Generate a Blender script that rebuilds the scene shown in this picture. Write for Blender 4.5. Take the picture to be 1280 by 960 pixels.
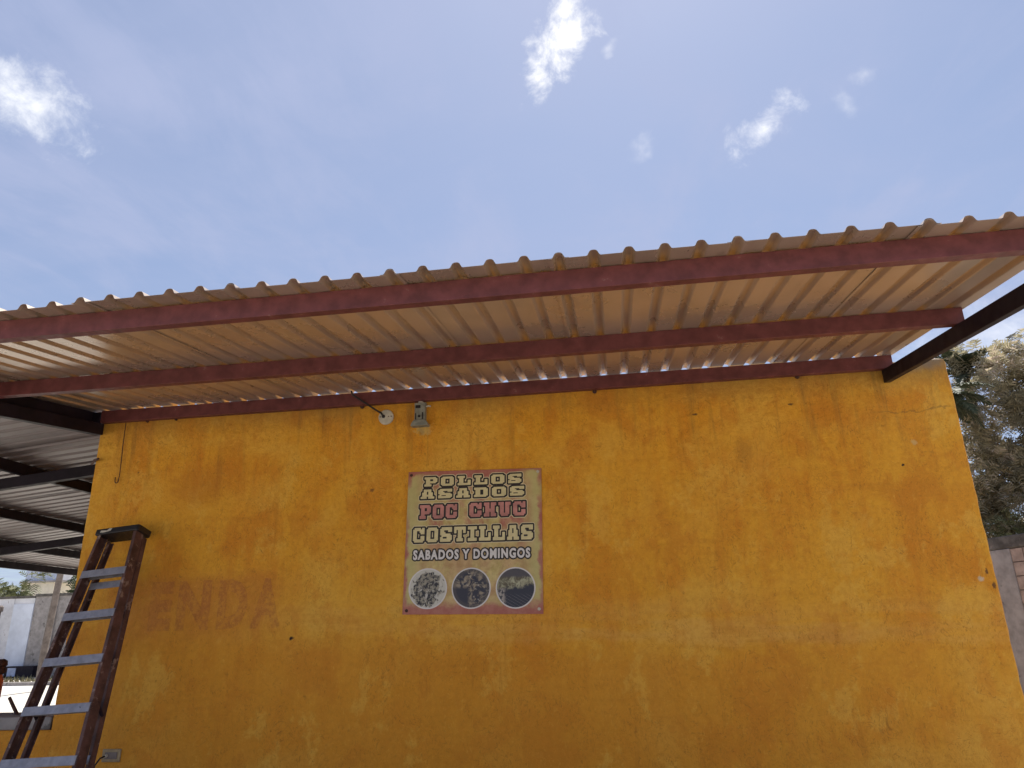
import bpy, bmesh, math, random
from mathutils import Vector, Matrix, noise as mnoise
for o in list(bpy.data.objects):
    bpy.data.objects.remove(o)
SC = bpy.context.scene
COL = SC.collection
R = math.radians
random.seed(7)

# ------------------------------------------------------------------ camera
CAM_POS = Vector((0.0, -5.2, 1.6))
CR = Vector((0.98926818, 0.14404834, -0.02446515))
CU = Vector((0.07013484, -0.32126401, 0.94438898))
CF = Vector((-0.12817789, 0.93596982, 0.32791907))
cd = bpy.data.cameras.new('camera')
cd.sensor_width = 36.0
cd.lens = 909.0 / 1280.0 * 36.0
cd.clip_start = 0.05
cd.clip_end = 3000
cam = bpy.data.objects.new('camera', cd)
COL.objects.link(cam)
M3 = Matrix((CR, CU, -CF)).transposed()
cam.matrix_world = Matrix.Translation(CAM_POS) @ M3.to_4x4()
SC.camera = cam

# ------------------------------------------------------------------ light
SUN_EL, SUN_AZ = R(63), R(6)            # high, beyond the building
SUN_DIR = Vector((math.sin(SUN_AZ) * math.cos(SUN_EL), math.cos(SUN_AZ) * math.cos(SUN_EL), math.sin(SUN_EL)))
sl = bpy.data.lights.new('sun', 'SUN')
sl.energy = 4.8
sl.angle = R(0.53)
sl.color = (1.0, 0.955, 0.88)
so = bpy.data.objects.new('sun', sl)
COL.objects.link(so)
so.rotation_euler = SUN_DIR.to_track_quat('Z', 'Y').to_euler()
SC.view_settings.view_transform = 'Standard'
SC.view_settings.look = 'None'
SC.view_settings.exposure = 0.80
SC.view_settings.gamma = 1.0


# ------------------------------------------------------------------ node helper
class N:
    def __init__(s, tree):
        s.t = tree
        s.nd = tree.nodes
        s.lk = tree.links

    def new(s, typ, **kw):
        n = s.nd.new(typ)
        for k, v in kw.items():
            setattr(n, k, v)
        return n

    def put(s, sock, v):
        if v is None:
            return
        if isinstance(v, bpy.types.NodeSocket):
            s.lk.new(v, sock)
        else:
            try:
                sock.default_value = v
            except Exception:
                sock.default_value = (v, v, v)

    def math(s, op, a, b=None, c=None, clamp=False):
        n = s.new('ShaderNodeMath', operation=op, use_clamp=clamp)
        s.put(n.inputs[0], a); s.put(n.inputs[1], b)
        if c is not None:
            s.put(n.inputs[2], c)
        return n.outputs[0]

    def vmath(s, op, a, b=None, out=0):
        n = s.new('ShaderNodeVectorMath', operation=op)
        s.put(n.inputs[0], a)
        if b is not None:
            s.put(n.inputs[1], b)
        return n.outputs['Value'] if op in ('DOT_PRODUCT', 'LENGTH', 'DISTANCE') else n.outputs[0]

    def ss(s, v, lo, hi, a=0.0, b=1.0):
        n = s.new('ShaderNodeMapRange', interpolation_type='SMOOTHSTEP')
        s.put(n.inputs[0], v); s.put(n.inputs[1], lo); s.put(n.inputs[2], hi); s.put(n.inputs[3], a); s.put(n.inputs[4], b)
        return n.outputs[0]

    def mix(s, f, a, b, mode='MIX'):
        n = s.new('ShaderNodeMix', data_type='RGBA', blend_type=mode)
        s.put(n.inputs[0], f)
        s.put(n.inputs[6], (*a, 1) if isinstance(a, tuple) and len(a) == 3 else a)
        s.put(n.inputs[7], (*b, 1) if isinstance(b, tuple) and len(b) == 3 else b)
        return n.outputs[2]

    def noise(s, vec, scale, detail=4, rough=0.55, dist=0.0, out='Fac'):
        n = s.new('ShaderNodeTexNoise')
        s.put(n.inputs['Vector'], vec)
        n.inputs['Scale'].default_value = scale
        n.inputs['Detail'].default_value = detail
        n.inputs['Roughness'].default_value = rough
        n.inputs['Distortion'].default_value = dist
        return n.outputs[out]

    def scale(s, vec, sx, sy, sz, off=(0, 0, 0)):
        n = s.new('ShaderNodeMapping')
        s.put(n.inputs[0], vec)
        n.inputs[1].default_value = off
        n.inputs[3].default_value = (sx, sy, sz)
        return n.outputs[0]

    def sep(s, vec):
        n = s.new('ShaderNodeSeparateXYZ')
        s.put(n.inputs[0], vec)
        return n.outputs

    def comb(s, x, y, z):
        n = s.new('ShaderNodeCombineXYZ')
        s.put(n.inputs[0], x); s.put(n.inputs[1], y); s.put(n.inputs[2], z)
        return n.outputs[0]

    def ramp(s, f, stops):
        n = s.new('ShaderNodeValToRGB')
        s.put(n.inputs[0], f)
        e = n.color_ramp.elements
        while len(e) < len(stops):
            e.new(0.5)
        for i, (p, c) in enumerate(stops):
            e[i].position = p
            e[i].color = (*c, 1)
        return n.outputs[0]

    def pos(s):
        return s.new('ShaderNodeNewGeometry').outputs['Position']

    def obj(s):
        return s.new('ShaderNodeTexCoord').outputs['Object']

    def bump(s, h, strength=0.3, dist=0.01):
        n = s.new('ShaderNodeBump')
        n.inputs['Strength'].default_value = strength
        n.inputs['Distance'].default_value = dist
        s.put(n.inputs['Height'], h)
        return n.outputs[0]


def new_mat(name):
    m = bpy.data.materials.new(name)
    m.use_nodes = True
    n = N(m.node_tree)
    b = m.node_tree.nodes['Principled BSDF']
    return m, n, b


def simple(name, col, rough=0.6, metal=0.0, var=0.25, scale=12, bump=0.0, spec=0.5, worn=None):
    """one colour with mottling, optional worn-through colour"""
    m, n, b = new_mat(name)
    p = n.obj()
    f = n.noise(p, scale, 6, 0.6)
    lo = tuple(c * (1 - var) for c in col)
    hi = tuple(min(1, c * (1 + var)) for c in col)
    c = n.mix(n.ss(f, 0.3, 0.7), lo, hi)
    if worn:
        wc, amt, wsc = worn
        g = n.noise(p, wsc, 8, 0.7)
        c = n.mix(n.ss(g, 1 - amt, 1 - amt + 0.06), c, wc)
    n.put(b.inputs['Base Color'], c)
    b.inputs['Metallic'].default_value = metal
    n.put(b.inputs['Roughness'], n.ss(n.noise(p, scale * 2.3, 4), 0.2, 0.8, max(0.05, rough - 0.12), min(1, rough + 0.12)))
    b.inputs['Specular IOR Level'].default_value = spec
    if bump:
        n.put(b.inputs['Normal'], n.bump(n.noise(p, scale * 4, 5), bump, 0.004))
    return m


# ------------------------------------------------------------------ sky
W = bpy.data.worlds.new('World')
SC.world = W
W.use_nodes = True
wn = N(W.node_tree)
bg = W.node_tree.nodes['Background']
sky = wn.new('ShaderNodeTexSky', sky_type='NISHITA')
sky.sun_disc = False
sky.sun_elevation = SUN_EL
sky.sun_rotation = SUN_AZ
sky.air_density = 1.0
sky.dust_density = 0.7
sky.ozone_density = 2.5
dirv = wn.vmath('NORMALIZE', wn.new('ShaderNodeTexCoord').outputs['Generated'])
dz = wn.sep(dirv)[2]
# thin high veil of cirrus over everything
flat = wn.vmath('DIVIDE', dirv, wn.comb(wn.math('MAXIMUM', dz, 0.06), wn.math('MAXIMUM', dz, 0.06), wn.math('MAXIMUM', dz, 0.06)))
veil = wn.noise(wn.scale(flat, 0.9, 1.5, 1.0, (0.3, 0.1, 0)), 1.1, 7, 0.55, 0.6)
veil2 = wn.noise(wn.scale(flat, 2.2, 1.1, 1.0, (2.3, 5.1, 0)), 1.7, 6, 0.6, 0.3)
vf = wn.math('ADD', wn.ss(veil, 0.3, 0.75, 0.40, 0.68), wn.ss(veil2, 0.42, 0.66, 0.0, 0.26))
SKYK = 10.0     # cloud radiance in units of the (physically bright) sky texture
c = wn.mix(vf, sky.outputs[0], (0.36 * SKYK, 0.41 * SKYK, 0.59 * SKYK))


nz = wn.noise(dirv, 9, 4, 0.6, 0, 'Color')
wob = wn.vmath('SCALE', wn.vmath('SUBTRACT', nz, (0.5, 0.5, 0.5)))
wob.node.inputs[3].default_value = 0.09
DW = wn.vmath('ADD', dirv, wob)
CN = wn.noise(wn.scale(dirv, 1, 1, 1, (1.3, 0, 4)), 22, 8, 0.66, 0.25)


def cloud(center, ra, rb, ang, soft=0.55, gain=1.0, seed=0.0, colr=(1.0, 0.99, 0.97)):
    global c
    f = Vector(center).normalized()
    r = f.cross(Vector((0, 0, 1))).normalized()
    u = r.cross(f)
    ca, sa = math.cos(R(ang)), math.sin(R(ang))
    ra *= 1.2; rb *= 1.3
    r, u = r * ca + u * sa, u * ca - r * sa
    d2 = DW
    a = wn.math('DIVIDE', wn.vmath('DOT_PRODUCT', d2, tuple(r)), ra)
    b2 = wn.math('DIVIDE', wn.vmath('DOT_PRODUCT', d2, tuple(u)), rb)
    dd = wn.math('SQRT', wn.math('ADD', wn.math('MULTIPLY', a, a), wn.math('MULTIPLY', b2, b2)))
    # only the half of the sky that faces this cloud
    front = wn.ss(wn.vmath('DOT_PRODUCT', dirv, tuple(f)), 0.2, 0.5)
    n1 = CN
    v = wn.math('ADD', wn.math('SUBTRACT', 1.0, dd), wn.math('MULTIPLY', wn.math('SUBTRACT', n1, 0.5), 2.9))
    m = wn.math('MULTIPLY', wn.math('MULTIPLY', wn.ss(v, -0.05, 0.15 + soft * 2.2), front), gain)
    shade = wn.ss(n1, 0.3, 0.7, 0.86, 1.0)
    cc = wn.mix(shade, (0.70 * SKYK, 0.74 * SKYK, 0.86 * SKYK), tuple(k * SKYK for k in colr))
    c = wn.mix(m, c, cc)


cloud((-0.606, 0.567, 0.570), 0.064, 0.036, -22, 0.6, 0.88, 1.0, (0.92, 0.93, 0.95))
cloud((-0.0260, 0.7165, 0.694), 0.060, 0.028, 62, 0.45, 1.0, 2.4)
cloud((0.2130, 0.783, 0.5855), 0.041, 0.022, 32, 0.6, 0.92, 3.1, (0.95, 0.95, 0.96))
cloud((0.0639, 0.8098, 0.5832), 0.022, 0.010, 35, 1.0, 0.38, 4.7)
cloud((0.3028, 0.7578, 0.5779), 0.020, 0.008, -60, 1.0, 0.35, 5.2)
cloud((0.3295, 0.7307, 0.5979), 0.015, 0.007, 0, 1.0, 0.35, 6.9)
cloud((0.037, 0.7192, 0.6938), 0.010, 0.006, 0, 0.9, 0.5, 7.7)
cloud((0.4500, 0.8415, 0.318), 0.16, 0.045, 4, 1.0, 0.85, 8.3, (0.86, 0.87, 0.92))
cloud((-0.70, 0.70, 0.16), 0.35, 0.05, 3, 1.2, 0.5, 9.1, (0.86, 0.87, 0.92))
wn.put(bg.inputs[0], c)
bg.inputs[1].default_value = 0.074


# ------------------------------------------------------------------ mesh helpers
class MB:
    def __init__(s):
        s.v = []
        s.f = []
        s.mi = []

    def add(s, verts, faces, mi=0):
        o = len(s.v)
        s.v += [tuple(v) for v in verts]
        s.f += [tuple(i + o for i in f) for f in faces]
        s.mi += [mi] * len(faces)

    def box(s, p0, p1, mi=0, M=None):
        x0, y0, z0 = p0
        x1, y1, z1 = p1
        vs = [(x0, y0, z0), (x1, y0, z0), (x1, y1, z0), (x0, y1, z0), (x0, y0, z1), (x1, y0, z1), (x1, y1, z1), (x0, y1, z1)]
        if M is not None:
            vs = [M @ Vector(v) for v in vs]
        s.add(vs, [(3, 2, 1, 0), (4, 5, 6, 7), (0, 1, 5, 4), (1, 2, 6, 5), (2, 3, 7, 6), (3, 0, 4, 7)], mi)

    def tube(s, pts, r, n=8, mi=0, cap=True):
        pts = [Vector(p) for p in pts]
        rs = r if isinstance(r, (list, tuple)) else [r] * len(pts)
        rings = []
        prev = None
        for i, p in enumerate(pts):
            if i == 0:
                t = pts[1] - pts[0]
            elif i == len(pts) - 1:
                t = pts[-1] - pts[-2]
            else:
                t = pts[i + 1] - pts[i - 1]
            t.normalize()
            a = Vector((0, 0, 1)) if prev is None else prev
            if abs(a.dot(t)) > 0.95:
                a = Vector((1, 0, 0))
            a = (a - t * a.dot(t)).normalized()
            b = t.cross(a)
            prev = a
            rings.append([p + (a * math.cos(2 * math.pi * k / n) + b * math.sin(2 * math.pi * k / n)) * rs[i] for k in range(n)])
        vs = [v for rg in rings for v in rg]
        fs = []
        for i in range(len(pts) - 1):
            for k in range(n):
                k2 = (k + 1) % n
                fs.append((i * n + k, i * n + k2, (i + 1) * n + k2, (i + 1) * n + k))
        if cap:
            fs.append(tuple(range(n - 1, -1, -1)))
            fs.append(tuple((len(pts) - 1) * n + k for k in range(n)))
        s.add(vs, fs, mi)

    def lathe(s, prof, n=24, M=None, mi=0):
        """prof = (radius, height) pairs round local z"""
        vs, fs = [], []
        for r, h in prof:
            for k in range(n):
                a = 2 * math.pi * k / n
                v = Vector((r * math.cos(a), r * math.sin(a), h))
                vs.append(M @ v if M is not None else v)
        for i in range(len(prof) - 1):
            for k in range(n):
                k2 = (k + 1) % n
                fs.append((i * n + k, i * n + k2, (i + 1) * n + k2, (i + 1) * n + k))
        fs.append(tuple(range(n - 1, -1, -1)))
        fs.append(tuple((len(prof) - 1) * n + k for k in range(n)))
        s.add(vs, fs, mi)

    def prism(s, poly, axis, a0, a1, mi=0, M=None):
        """extrude a 2D polygon along axis 'x','y','z'"""
        def mk(u, w, a):
            v = {'x': (a, u, w), 'y': (u, a, w), 'z': (u, w, a)}[axis]
            return M @ Vector(v) if M is not None else Vector(v)
        n = len(poly)
        vs = [mk(u, w, a0) for u, w in poly] + [mk(u, w, a1) for u, w in poly]
        fs = [(i, (i + 1) % n, n + (i + 1) % n, n + i) for i in range(n)]
        fs += [tuple(range(n - 1, -1, -1)), tuple(range(n, 2 * n))]
        s.add(vs, fs, mi)

    def mesh(s, name, mats):
        me = bpy.data.meshes.new(name)
        me.from_pydata(s.v, [], s.f)
        for m in mats:
            me.materials.append(m)
        me.polygons.foreach_set('material_index', s.mi)
        bm = bmesh.new()
        bm.from_mesh(me)
        if len(bm.faces) < 30000:
            bmesh.ops.recalc_face_normals(bm, faces=bm.faces)
        bm.to_mesh(me)
        bm.free()
        me.update()
        return me


def link(name, me, parent=None, label=None, cat=None, group=None, kind=None, loc=None, smooth=False, bevel=0):
    o = bpy.data.objects.new(name, me)
    COL.objects.link(o)
    if parent:
        o.parent = parent
    if loc is not None:
        o.location = loc
    if label: o['label'] = label
    if cat: o['category'] = cat
    if group: o['group'] = group
    if kind: o['kind'] = kind
    if smooth and me:
        me.polygons.foreach_set('use_smooth', [True] * len(me.polygons))
    if bevel:
        md = o.modifiers.new('bevel', 'BEVEL')
        md.width = bevel
        md.segments = 2
        md.limit_method = 'ANGLE'
        md.angle_limit = R(40)
    return o


def build(mb, name, mats, parent=None, **kw):
    if not isinstance(mats, (list, tuple)):
        mats = [mats]
    return link(name, mb.mesh(name, mats), parent, **kw)


def thing(name, label, cat, loc=(0, 0, 0), group=None):
    o = bpy.data.objects.new(name, None)
    COL.objects.link(o)
    o.location = loc
    o['label'] = label
    o['category'] = cat
    if group: o['group'] = group
    return o


# ------------------------------------------------------------------ materials
def wall_material(name, ghost=False):
    m, n, b = new_mat(name)
    p = n.pos()
    X, Y, Z = n.sep(p)
    big = n.noise(p, 0.75, 4, 0.6, 0.5)
    mid = n.noise(n.scale(p, 1, 1, 0.85, (3, 1, 2)), 2.3, 6, 0.66, 0.3)
    fine = n.noise(p, 24, 4, 0.75)
    strk = n.noise(n.scale(p, 5.0, 1, 0.6), 1.7, 5, 0.65, 0.2)
    roll = n.noise(n.scale(p, 0.6, 1, 6, (7, 0, 1)), 1.3, 4, 0.65, 0.15)
    yel = (0.760, 0.368, 0.026)
    lem = (0.780, 0.440, 0.060)
    org = (0.650, 0.245, 0.014)
    brn = (0.610, 0.225, 0.014)
    f1 = n.ss(n.math('ADD', n.math('MULTIPLY', mid, 0.6), n.math('MULTIPLY', strk, 0.4)), 0.44, 0.64)
    col = n.mix(f1, yel, org)
    col = n.mix(n.ss(big, 0.46, 0.66, 0, 0.8), col, lem)
    col = n.mix(n.ss(big, 0.46, 0.30, 0, 0.55), col, org)
    # repainted lower field: an older browner coat with a hand-rolled edge, fading to the right
    wob = n.math('MULTIPLY', n.math('SUBTRACT', n.noise(n.scale(p, 1, 1, 0.3), 0.9, 4, 0.65), 0.5), 0.35)
    edge = n.math('ADD', n.math('ADD', 1.53, wob), n.math('MULTIPLY', X, -0.05))
    dz_ = n.math('SUBTRACT', Z, n.math('ADD', edge, n.math('MULTIPLY', n.math('SUBTRACT', fine, 0.5), 0.10)))
    low = n.ss(dz_, 0.08, -0.14)
    xf = n.ss(X, -0.4, 2.4, 1.0, 0.40)
    low = n.math('MULTIPLY', n.math('MULTIPLY', low, xf), n.ss(mid, 0.30, 0.62, 1.0, 0.62))
    lowc = n.mix(n.ss(strk, 0.38, 0.62), brn, (0.68, 0.290, 0.022))
    lowc = n.mix(n.ss(Z, 1.35, 0.75, 0, 0.35), lowc, (0.56, 0.185, 0.012))
    col = n.mix(n.math('MULTIPLY', low, 0.78), col, lowc)
    # blotchy patches of separate coats, with broken edges
    pt = n.noise(n.scale(p, 1.3, 1, 1.0, (11, 2, 5)), 1.9, 8, 0.72, 0.2)
    col = n.mix(n.ss(pt, 0.535, 0.60, 0, 0.50), col, (0.60, 0.220, 0.014))
    col = n.mix(n.ss(pt, 0.445, 0.38, 0, 0.45), col, (0.80, 0.465, 0.070))
    # a paler rolled strip right above that edge
    st = n.math('MULTIPLY', n.ss(dz_, 0.0, 0.07), n.ss(dz_, 0.36, 0.14))
    col = n.mix(n.math('MULTIPLY', n.math('MULTIPLY', st, n.ss(roll, 0.30, 0.6)), n.ss(X, -2.6, -0.5, 0.15, 0.40)), col, (0.72, 0.40, 0.10))
    # horizontal roller lap marks
    col = n.mix(n.ss(roll, 0.55, 0.74, 0, 0.5), col, (0.56, 0.215, 0.014))
    # rubbed reddish block round the old lettering on the left
    gx = n.math('MULTIPLY', n.ss(X, -4.1, -3.6), n.ss(X, -2.2, -2.7))
    gz = n.math('MULTIPLY', n.ss(Z, 1.55, 1.75), n.ss(Z, 2.16, 2.0))
    col = n.mix(n.math('MULTIPLY', n.math('MULTIPLY', gx, gz), n.ss(mid, 0.3, 0.6, 0.25, 0.65)), col, (0.56, 0.21, 0.035))
    if ghost:
        gf = n.ss(n.math('ADD', n.math('MULTIPLY', mid, 0.35), n.math('MULTIPLY', fine, 0.65)), 0.42, 0.58, 0.11, 0.58)
        gf = n.math('MULTIPLY', gf, n.ss(X, -3.6, -3.2, 0.55, 1.0))
        col = n.mix(gf, col, (0.36, 0.098, 0.045))
    # run-off streaks of grime from the roof line
    run = n.noise(n.scale(p, 6, 1, 0.45, (0, 0, 4)), 1.5, 5, 0.66, 0.3)
    rt = n.math('MULTIPLY', n.math('MULTIPLY', n.ss(run, 0.50, 0.70), n.ss(Z, 2.45, 3.25)), n.ss(mid, 0.35, 0.6, 0.4, 1.0))
    col = n.mix(n.math('MULTIPLY', rt, 0.62), col, (0.19, 0.105, 0.03))
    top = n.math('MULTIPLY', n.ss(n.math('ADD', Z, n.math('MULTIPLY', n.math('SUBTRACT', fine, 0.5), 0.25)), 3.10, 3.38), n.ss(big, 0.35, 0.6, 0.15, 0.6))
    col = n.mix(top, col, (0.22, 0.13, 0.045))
    col = n.mix(n.math('MULTIPLY', n.ss(run, 0.44, 0.28), n.ss(mid, 0.40, 0.6, 0.0, 0.6)), col, (0.50, 0.19, 0.014))
    # trowelled skin: fine wandering lines and short bristle strokes, in patches
    ln = n.noise(n.scale(p, 1.0, 1, 0.75), 4.6, 4, 0.55, 0.9)
    fr = n.math('FRACT', n.math('MULTIPLY', ln, 13.0))
    line = n.math('MULTIPLY', n.ss(fr, 0.0, 0.14, 1, 0), n.ss(mid, 0.42, 0.58))
    line = n.math('MULTIPLY', line, n.ss(fine, 0.38, 0.56))
    col = n.mix(n.math('MULTIPLY', line, 0.60), col, (0.24, 0.085, 0.012))
    br = n.noise(n.scale(p, 1.0, 1, 0.5, (5, 0, 3)), 58, 2, 0.6, 1.8)
    bf = n.math('MULTIPLY', n.ss(br, 0.54, 0.70), n.ss(ln, 0.44, 0.60))
    col = n.mix(n.math('MULTIPLY', bf, 0.50), col, (0.31, 0.115, 0.012))
    col = n.mix(n.math('MULTIPLY', n.ss(br, 0.44, 0.30), n.ss(ln, 0.58, 0.42, 0.08, 0.35)), col, (0.80, 0.46, 0.07))
    col = n.mix(n.ss(fine, 0.40, 0.68, 0.0, 0.36), col, (0.53, 0.215, 0.014))
    # grubby specks
    sp = n.math('MULTIPLY', n.ss(br, 0.74, 0.80), n.ss(mid, 0.52, 0.62))
    col = n.mix(n.math('MULTIPLY', sp, 0.75), col, (0.10, 0.04, 0.02))

    def spot(x, z, r, colr, k=1.0, sx=1.0):
        nonlocal col
        d = n.vmath('LENGTH', n.comb(n.math('MULTIPLY', n.math('SUBTRACT', X, x), 1 / sx), 0.0, n.math('SUBTRACT', Z, z)))
        d = n.math('ADD', d, n.math('MULTIPLY', n.math('SUBTRACT', fine, 0.5), r * 4.0))
        col = n.mix(n.math('MULTIPLY', n.ss(d, r * 1.3, r * 0.5), k), col, colr)
    if not ghost:
        for a in ((2.065, 2.791, 0.018, (0.62, 0.46, 0.20), .6, 1.1), (2.285, 1.879, 0.014, (0.62, 0.54, 0.40), .75, 1.2),
                  (2.335, 1.92, 0.018, (0.07, 0.03, 0.02), .8, .5), (2.36, 1.83, 0.02, (0.07, 0.03, 0.02), .8, .5),
                  (-1.42, 3.09, 0.03, (0.24, 0.10, 0.02), .8, .8),
                  (-1.40, 3.105, 0.045, (0.55, 0.42, 0.16), .6, 1.5), (1.964, 2.64, 0.011, (0.03, 0.012, 0.01), 1, 1.0),
                  (-2.345, 1.626, 0.011, (0.02, 0.01, 0.01), 1, 1.6), (0.62, 3.09, 0.009, (0.10, 0.05, 0.02), .9, 2.4),
                  (1.30, 3.12, 0.009, (0.10, 0.05, 0.02), .9, 2.2), (0.93, 2.80, 0.10, (0.40, 0.17, 0.02), .4, .6),
                  (-1.79, 2.66, 0.012, (0.10, 0.04, 0.02), .7, 1.4), (-3.72, 2.90, 0.010, (0.12, 0.05, 0.02), .7, 1.0),
                  (-3.2, 2.75, 0.14, (0.50, 0.18, 0.012), .5, 1.8)):
            spot(*a)
        # settlement crack near the top right corner
        cd_ = n.math('ABSOLUTE', n.math('SUBTRACT', n.math('ADD', Z, n.math('MULTIPLY', n.math('SUBTRACT', ln, 0.5), 0.16)), 3.02))
        cr = n.math('MULTIPLY', n.math('MULTIPLY', n.ss(cd_, 0.010, 0.002), n.ss(X, 1.75, 2.0)), n.ss(fine, 0.40, 0.52, 0.25, 1.0))
        col = n.mix(n.math('MULTIPLY', cr, 0.40), col, (0.10, 0.05, 0.02))
        # bare cement where paint is gone along the top right
        bare = n.math('MULTIPLY', n.ss(n.math('ADD', Z, n.math('MULTIPLY', n.math('SUBTRACT', mid, 0.5), 0.35)), 3.30, 3.40), n.ss(X, 1.9, 2.1))
        col = n.mix(n.math('MULTIPLY', bare, 0.75), col, (0.22, 0.18, 0.13))
    n.put(b.inputs['Base Color'], col)
    b.inputs['Roughness'].default_value = 0.68
    b.inputs['Specular IOR Level'].default_value = 0.3
    n.put(b.inputs['Normal'], n.bump(n.noise(p, 7, 6, 0.76, 0.3), 0.75, 0.03))
    return m


M_WALL = wall_material('ochre_wall_paint')
M_GHOST = wall_material('ochre_wall_paint_old_letters', True)


def sheet_material(name, col, metal, rough, bmp=0.06):
    m, n, b = new_mat(name)
    p = n.obj()
    a = n.noise(n.scale(p, 1, 0.6, 1), 3, 6, 0.6)
    c = n.mix(n.ss(a, 0.3, 0.7), tuple(k * 0.88 for k in col), tuple(min(1, k * 1.1) for k in col))
    dirt = n.noise(n.scale(p, 3, 1, 1, (4, 4, 0)), 2.2, 7, 0.7)
    c = n.mix(n.ss(dirt, 0.55, 0.8, 0, 0.5), c, tuple(k * 0.45 for k in col))
    n.put(b.inputs['Base Color'], c)
    b.inputs['Metallic'].default_value = metal
    rs_ = n.noise(n.scale(p, 9, 0.35, 1, (0, 0, 6)), 2.0, 6, 0.7)
    c = n.mix(n.ss(rs_, 0.58, 0.80, 0, 0.3), c, tuple(k * q for k, q in zip(col, (0.62, 0.50, 0.42))))
    n.put(b.inputs['Base Color'], c)
    n.put(b.inputs['Roughness'], n.ss(a, 0.25, 0.75, rough * 0.92, rough * 1.1))
    if bmp:
        n.put(b.inputs['Normal'], n.bump(n.noise(n.scale(p, 3, 0.5, 3), 2, 2, 0.5), bmp, 0.01))
    return m


M_SHEET = sheet_material('beige_roof_sheet', (0.53, 0.42, 0.33), 0.46, 0.28)
M_SHEET2 = sheet_material('grey_roof_sheet', (0.21, 0.18, 0.185), 0.15, 0.38, 0.0)
M_RED = simple('oxide_red_paint', (0.142, 0.042, 0.042), 0.5, 0, 0.24, 13, 0.2, 0.35, ((0.22, 0.11, 0.10), 0.37, 13))
M_DARK = simple('dark_primer_steel', (0.015, 0.010, 0.017), 0.55, 0.0, 0.3, 5, 0.1, 0.2)
M_RUST = simple('rusty_steel', (0.07, 0.028, 0.02), 0.8, 0, 0.4, 40, 0.3)
M_BLACK = simple('black_plastic', (0.012, 0.009, 0.010), 0.5, 0, 0.2, 20)
M_WHITEP = simple('dirty_white_plastic', (0.52, 0.49, 0.41), 0.5, 0, 0.15, 30, 0.1, 0.5, ((0.25, 0.22, 0.16), 0.36, 30))
M_GREY = simple('grey_painted_tin', (0.24, 0.25, 0.215), 0.5, 0.2, 0.25, 25, 0.15, 0.5, ((0.09, 0.08, 0.06), 0.38, 40))
M_CONC = simple('grey_concrete', (0.30, 0.275, 0.26), 0.9, 0, 0.22, 5, 0.4, 0.3, ((0.13, 0.12, 0.11), 0.42, 3))
M_DCONC = simple('mossy_concrete', (0.105, 0.095, 0.085), 0.95, 0, 0.4, 6, 0.4, 0.3, ((0.2, 0.18, 0.16), 0.4, 8))
M_PALE = simple('pale_limewash', (0.62, 0.62, 0.64), 0.9, 0, 0.14, 2.5, 0.3, 0.3, ((0.42, 0.38, 0.36), 0.40, 2.5))
M_CREAM = simple('cream_render', (0.62, 0.56, 0.45), 0.9, 0, 0.12, 1.5, 0.2, 0.3, ((0.36, 0.32, 0.26), 0.4, 1.2))
M_BLOCK = simple('pinkish_cement_block', (0.36, 0.275, 0.23), 0.95, 0, 0.25, 7, 0.5, 0.2, ((0.24, 0.19, 0.17), 0.4, 12))
M_MORTAR = simple('dark_mortar', (0.16, 0.13, 0.115), 0.95, 0, 0.25, 9, 0.3, 0.2)
M_ALU = simple('dull_aluminium', (0.27, 0.265, 0.295), 0.42, 0.35, 0.18, 18, 0.05, 0.5, ((0.06, 0.05, 0.07), 0.36, 26))
M_FIB = simple('worn_brown_fibreglass', (0.095, 0.048, 0.042), 0.6, 0, 0.45, 9, 0.2, 0.35, ((0.26, 0.18, 0.15), 0.43, 15))
M_BARK = simple('grey_bark', (0.10, 0.08, 0.065), 0.95, 0, 0.35, 12, 0.5, 0.2)
M_POLE = simple('weathered_timber', (0.17, 0.14, 0.12), 0.9, 0, 0.3, 6, 0.3, 0.2)
M_ORANGE = simple('faded_orange_paint', (0.50, 0.12, 0.035), 0.55, 0, 0.25, 15, 0.1)
M_BLUEB = simple('pale_blue_plastic', (0.40, 0.45, 0.58), 0.5, 0, 0.15, 5)

# ------------------------------------------------------------------ ground
def gh(y):
    t = min(1.0, max(0.0, (y - 3.0) / 19.0))
    return 0.59 * t


mg, ng, bgm = new_mat('white_limestone_dust')
pg = ng.pos()
cg = ng.mix(ng.ss(ng.noise(pg, 0.35, 7, 0.65), 0.35, 0.65), (0.52, 0.475, 0.40), (0.66, 0.62, 0.54))
cg = ng.mix(ng.ss(ng.noise(pg, 6, 6, 0.7), 0.5, 0.75, 0, 0.5), cg, (0.40, 0.34, 0.27))
ng.put(bgm.inputs['Base Color'], cg)
gxyz = ng.sep(pg)
near = ng.ss(ng.math('ADD', gxyz[0], ng.math('MULTIPLY', ng.noise(pg, 0.5, 4, 0.6), 3.0)), -8.5, -6.0)
earth = ng.mix(ng.ss(ng.noise(pg, 1.1, 6, 0.65), 0.35, 0.65), (0.33, 0.28, 0.22), (0.45, 0.395, 0.325))
cg = ng.mix(near, cg, earth)
ng.put(bgm.inputs['Base Color'], cg)
bgm.inputs['Roughness'].default_value = 0.95
ng.put(bgm.inputs['Normal'], ng.bump(ng.noise(pg, 14, 6, 0.7), 0.5, 0.03))
mb = MB()
xs = [-600, -120, -60, -30, -15, 0, 15, 30, 60, 120, 600]
ys = [-400, -60, -20, -6, 0, 3, 8, 13, 18, 22, 40, 100, 700]
for y in ys:
    for x in xs:
        mb.v.append((x, y, gh(y)))
nx = len(xs)
for j in range(len(ys) - 1):
    for i in range(nx - 1):
        mb.f.append((j * nx + i, j * nx + i + 1, (j + 1) * nx + i + 1, (j + 1) * nx + i))
        mb.mi.append(0)
build(mb, 'ground', mg, kind='structure')

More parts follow.
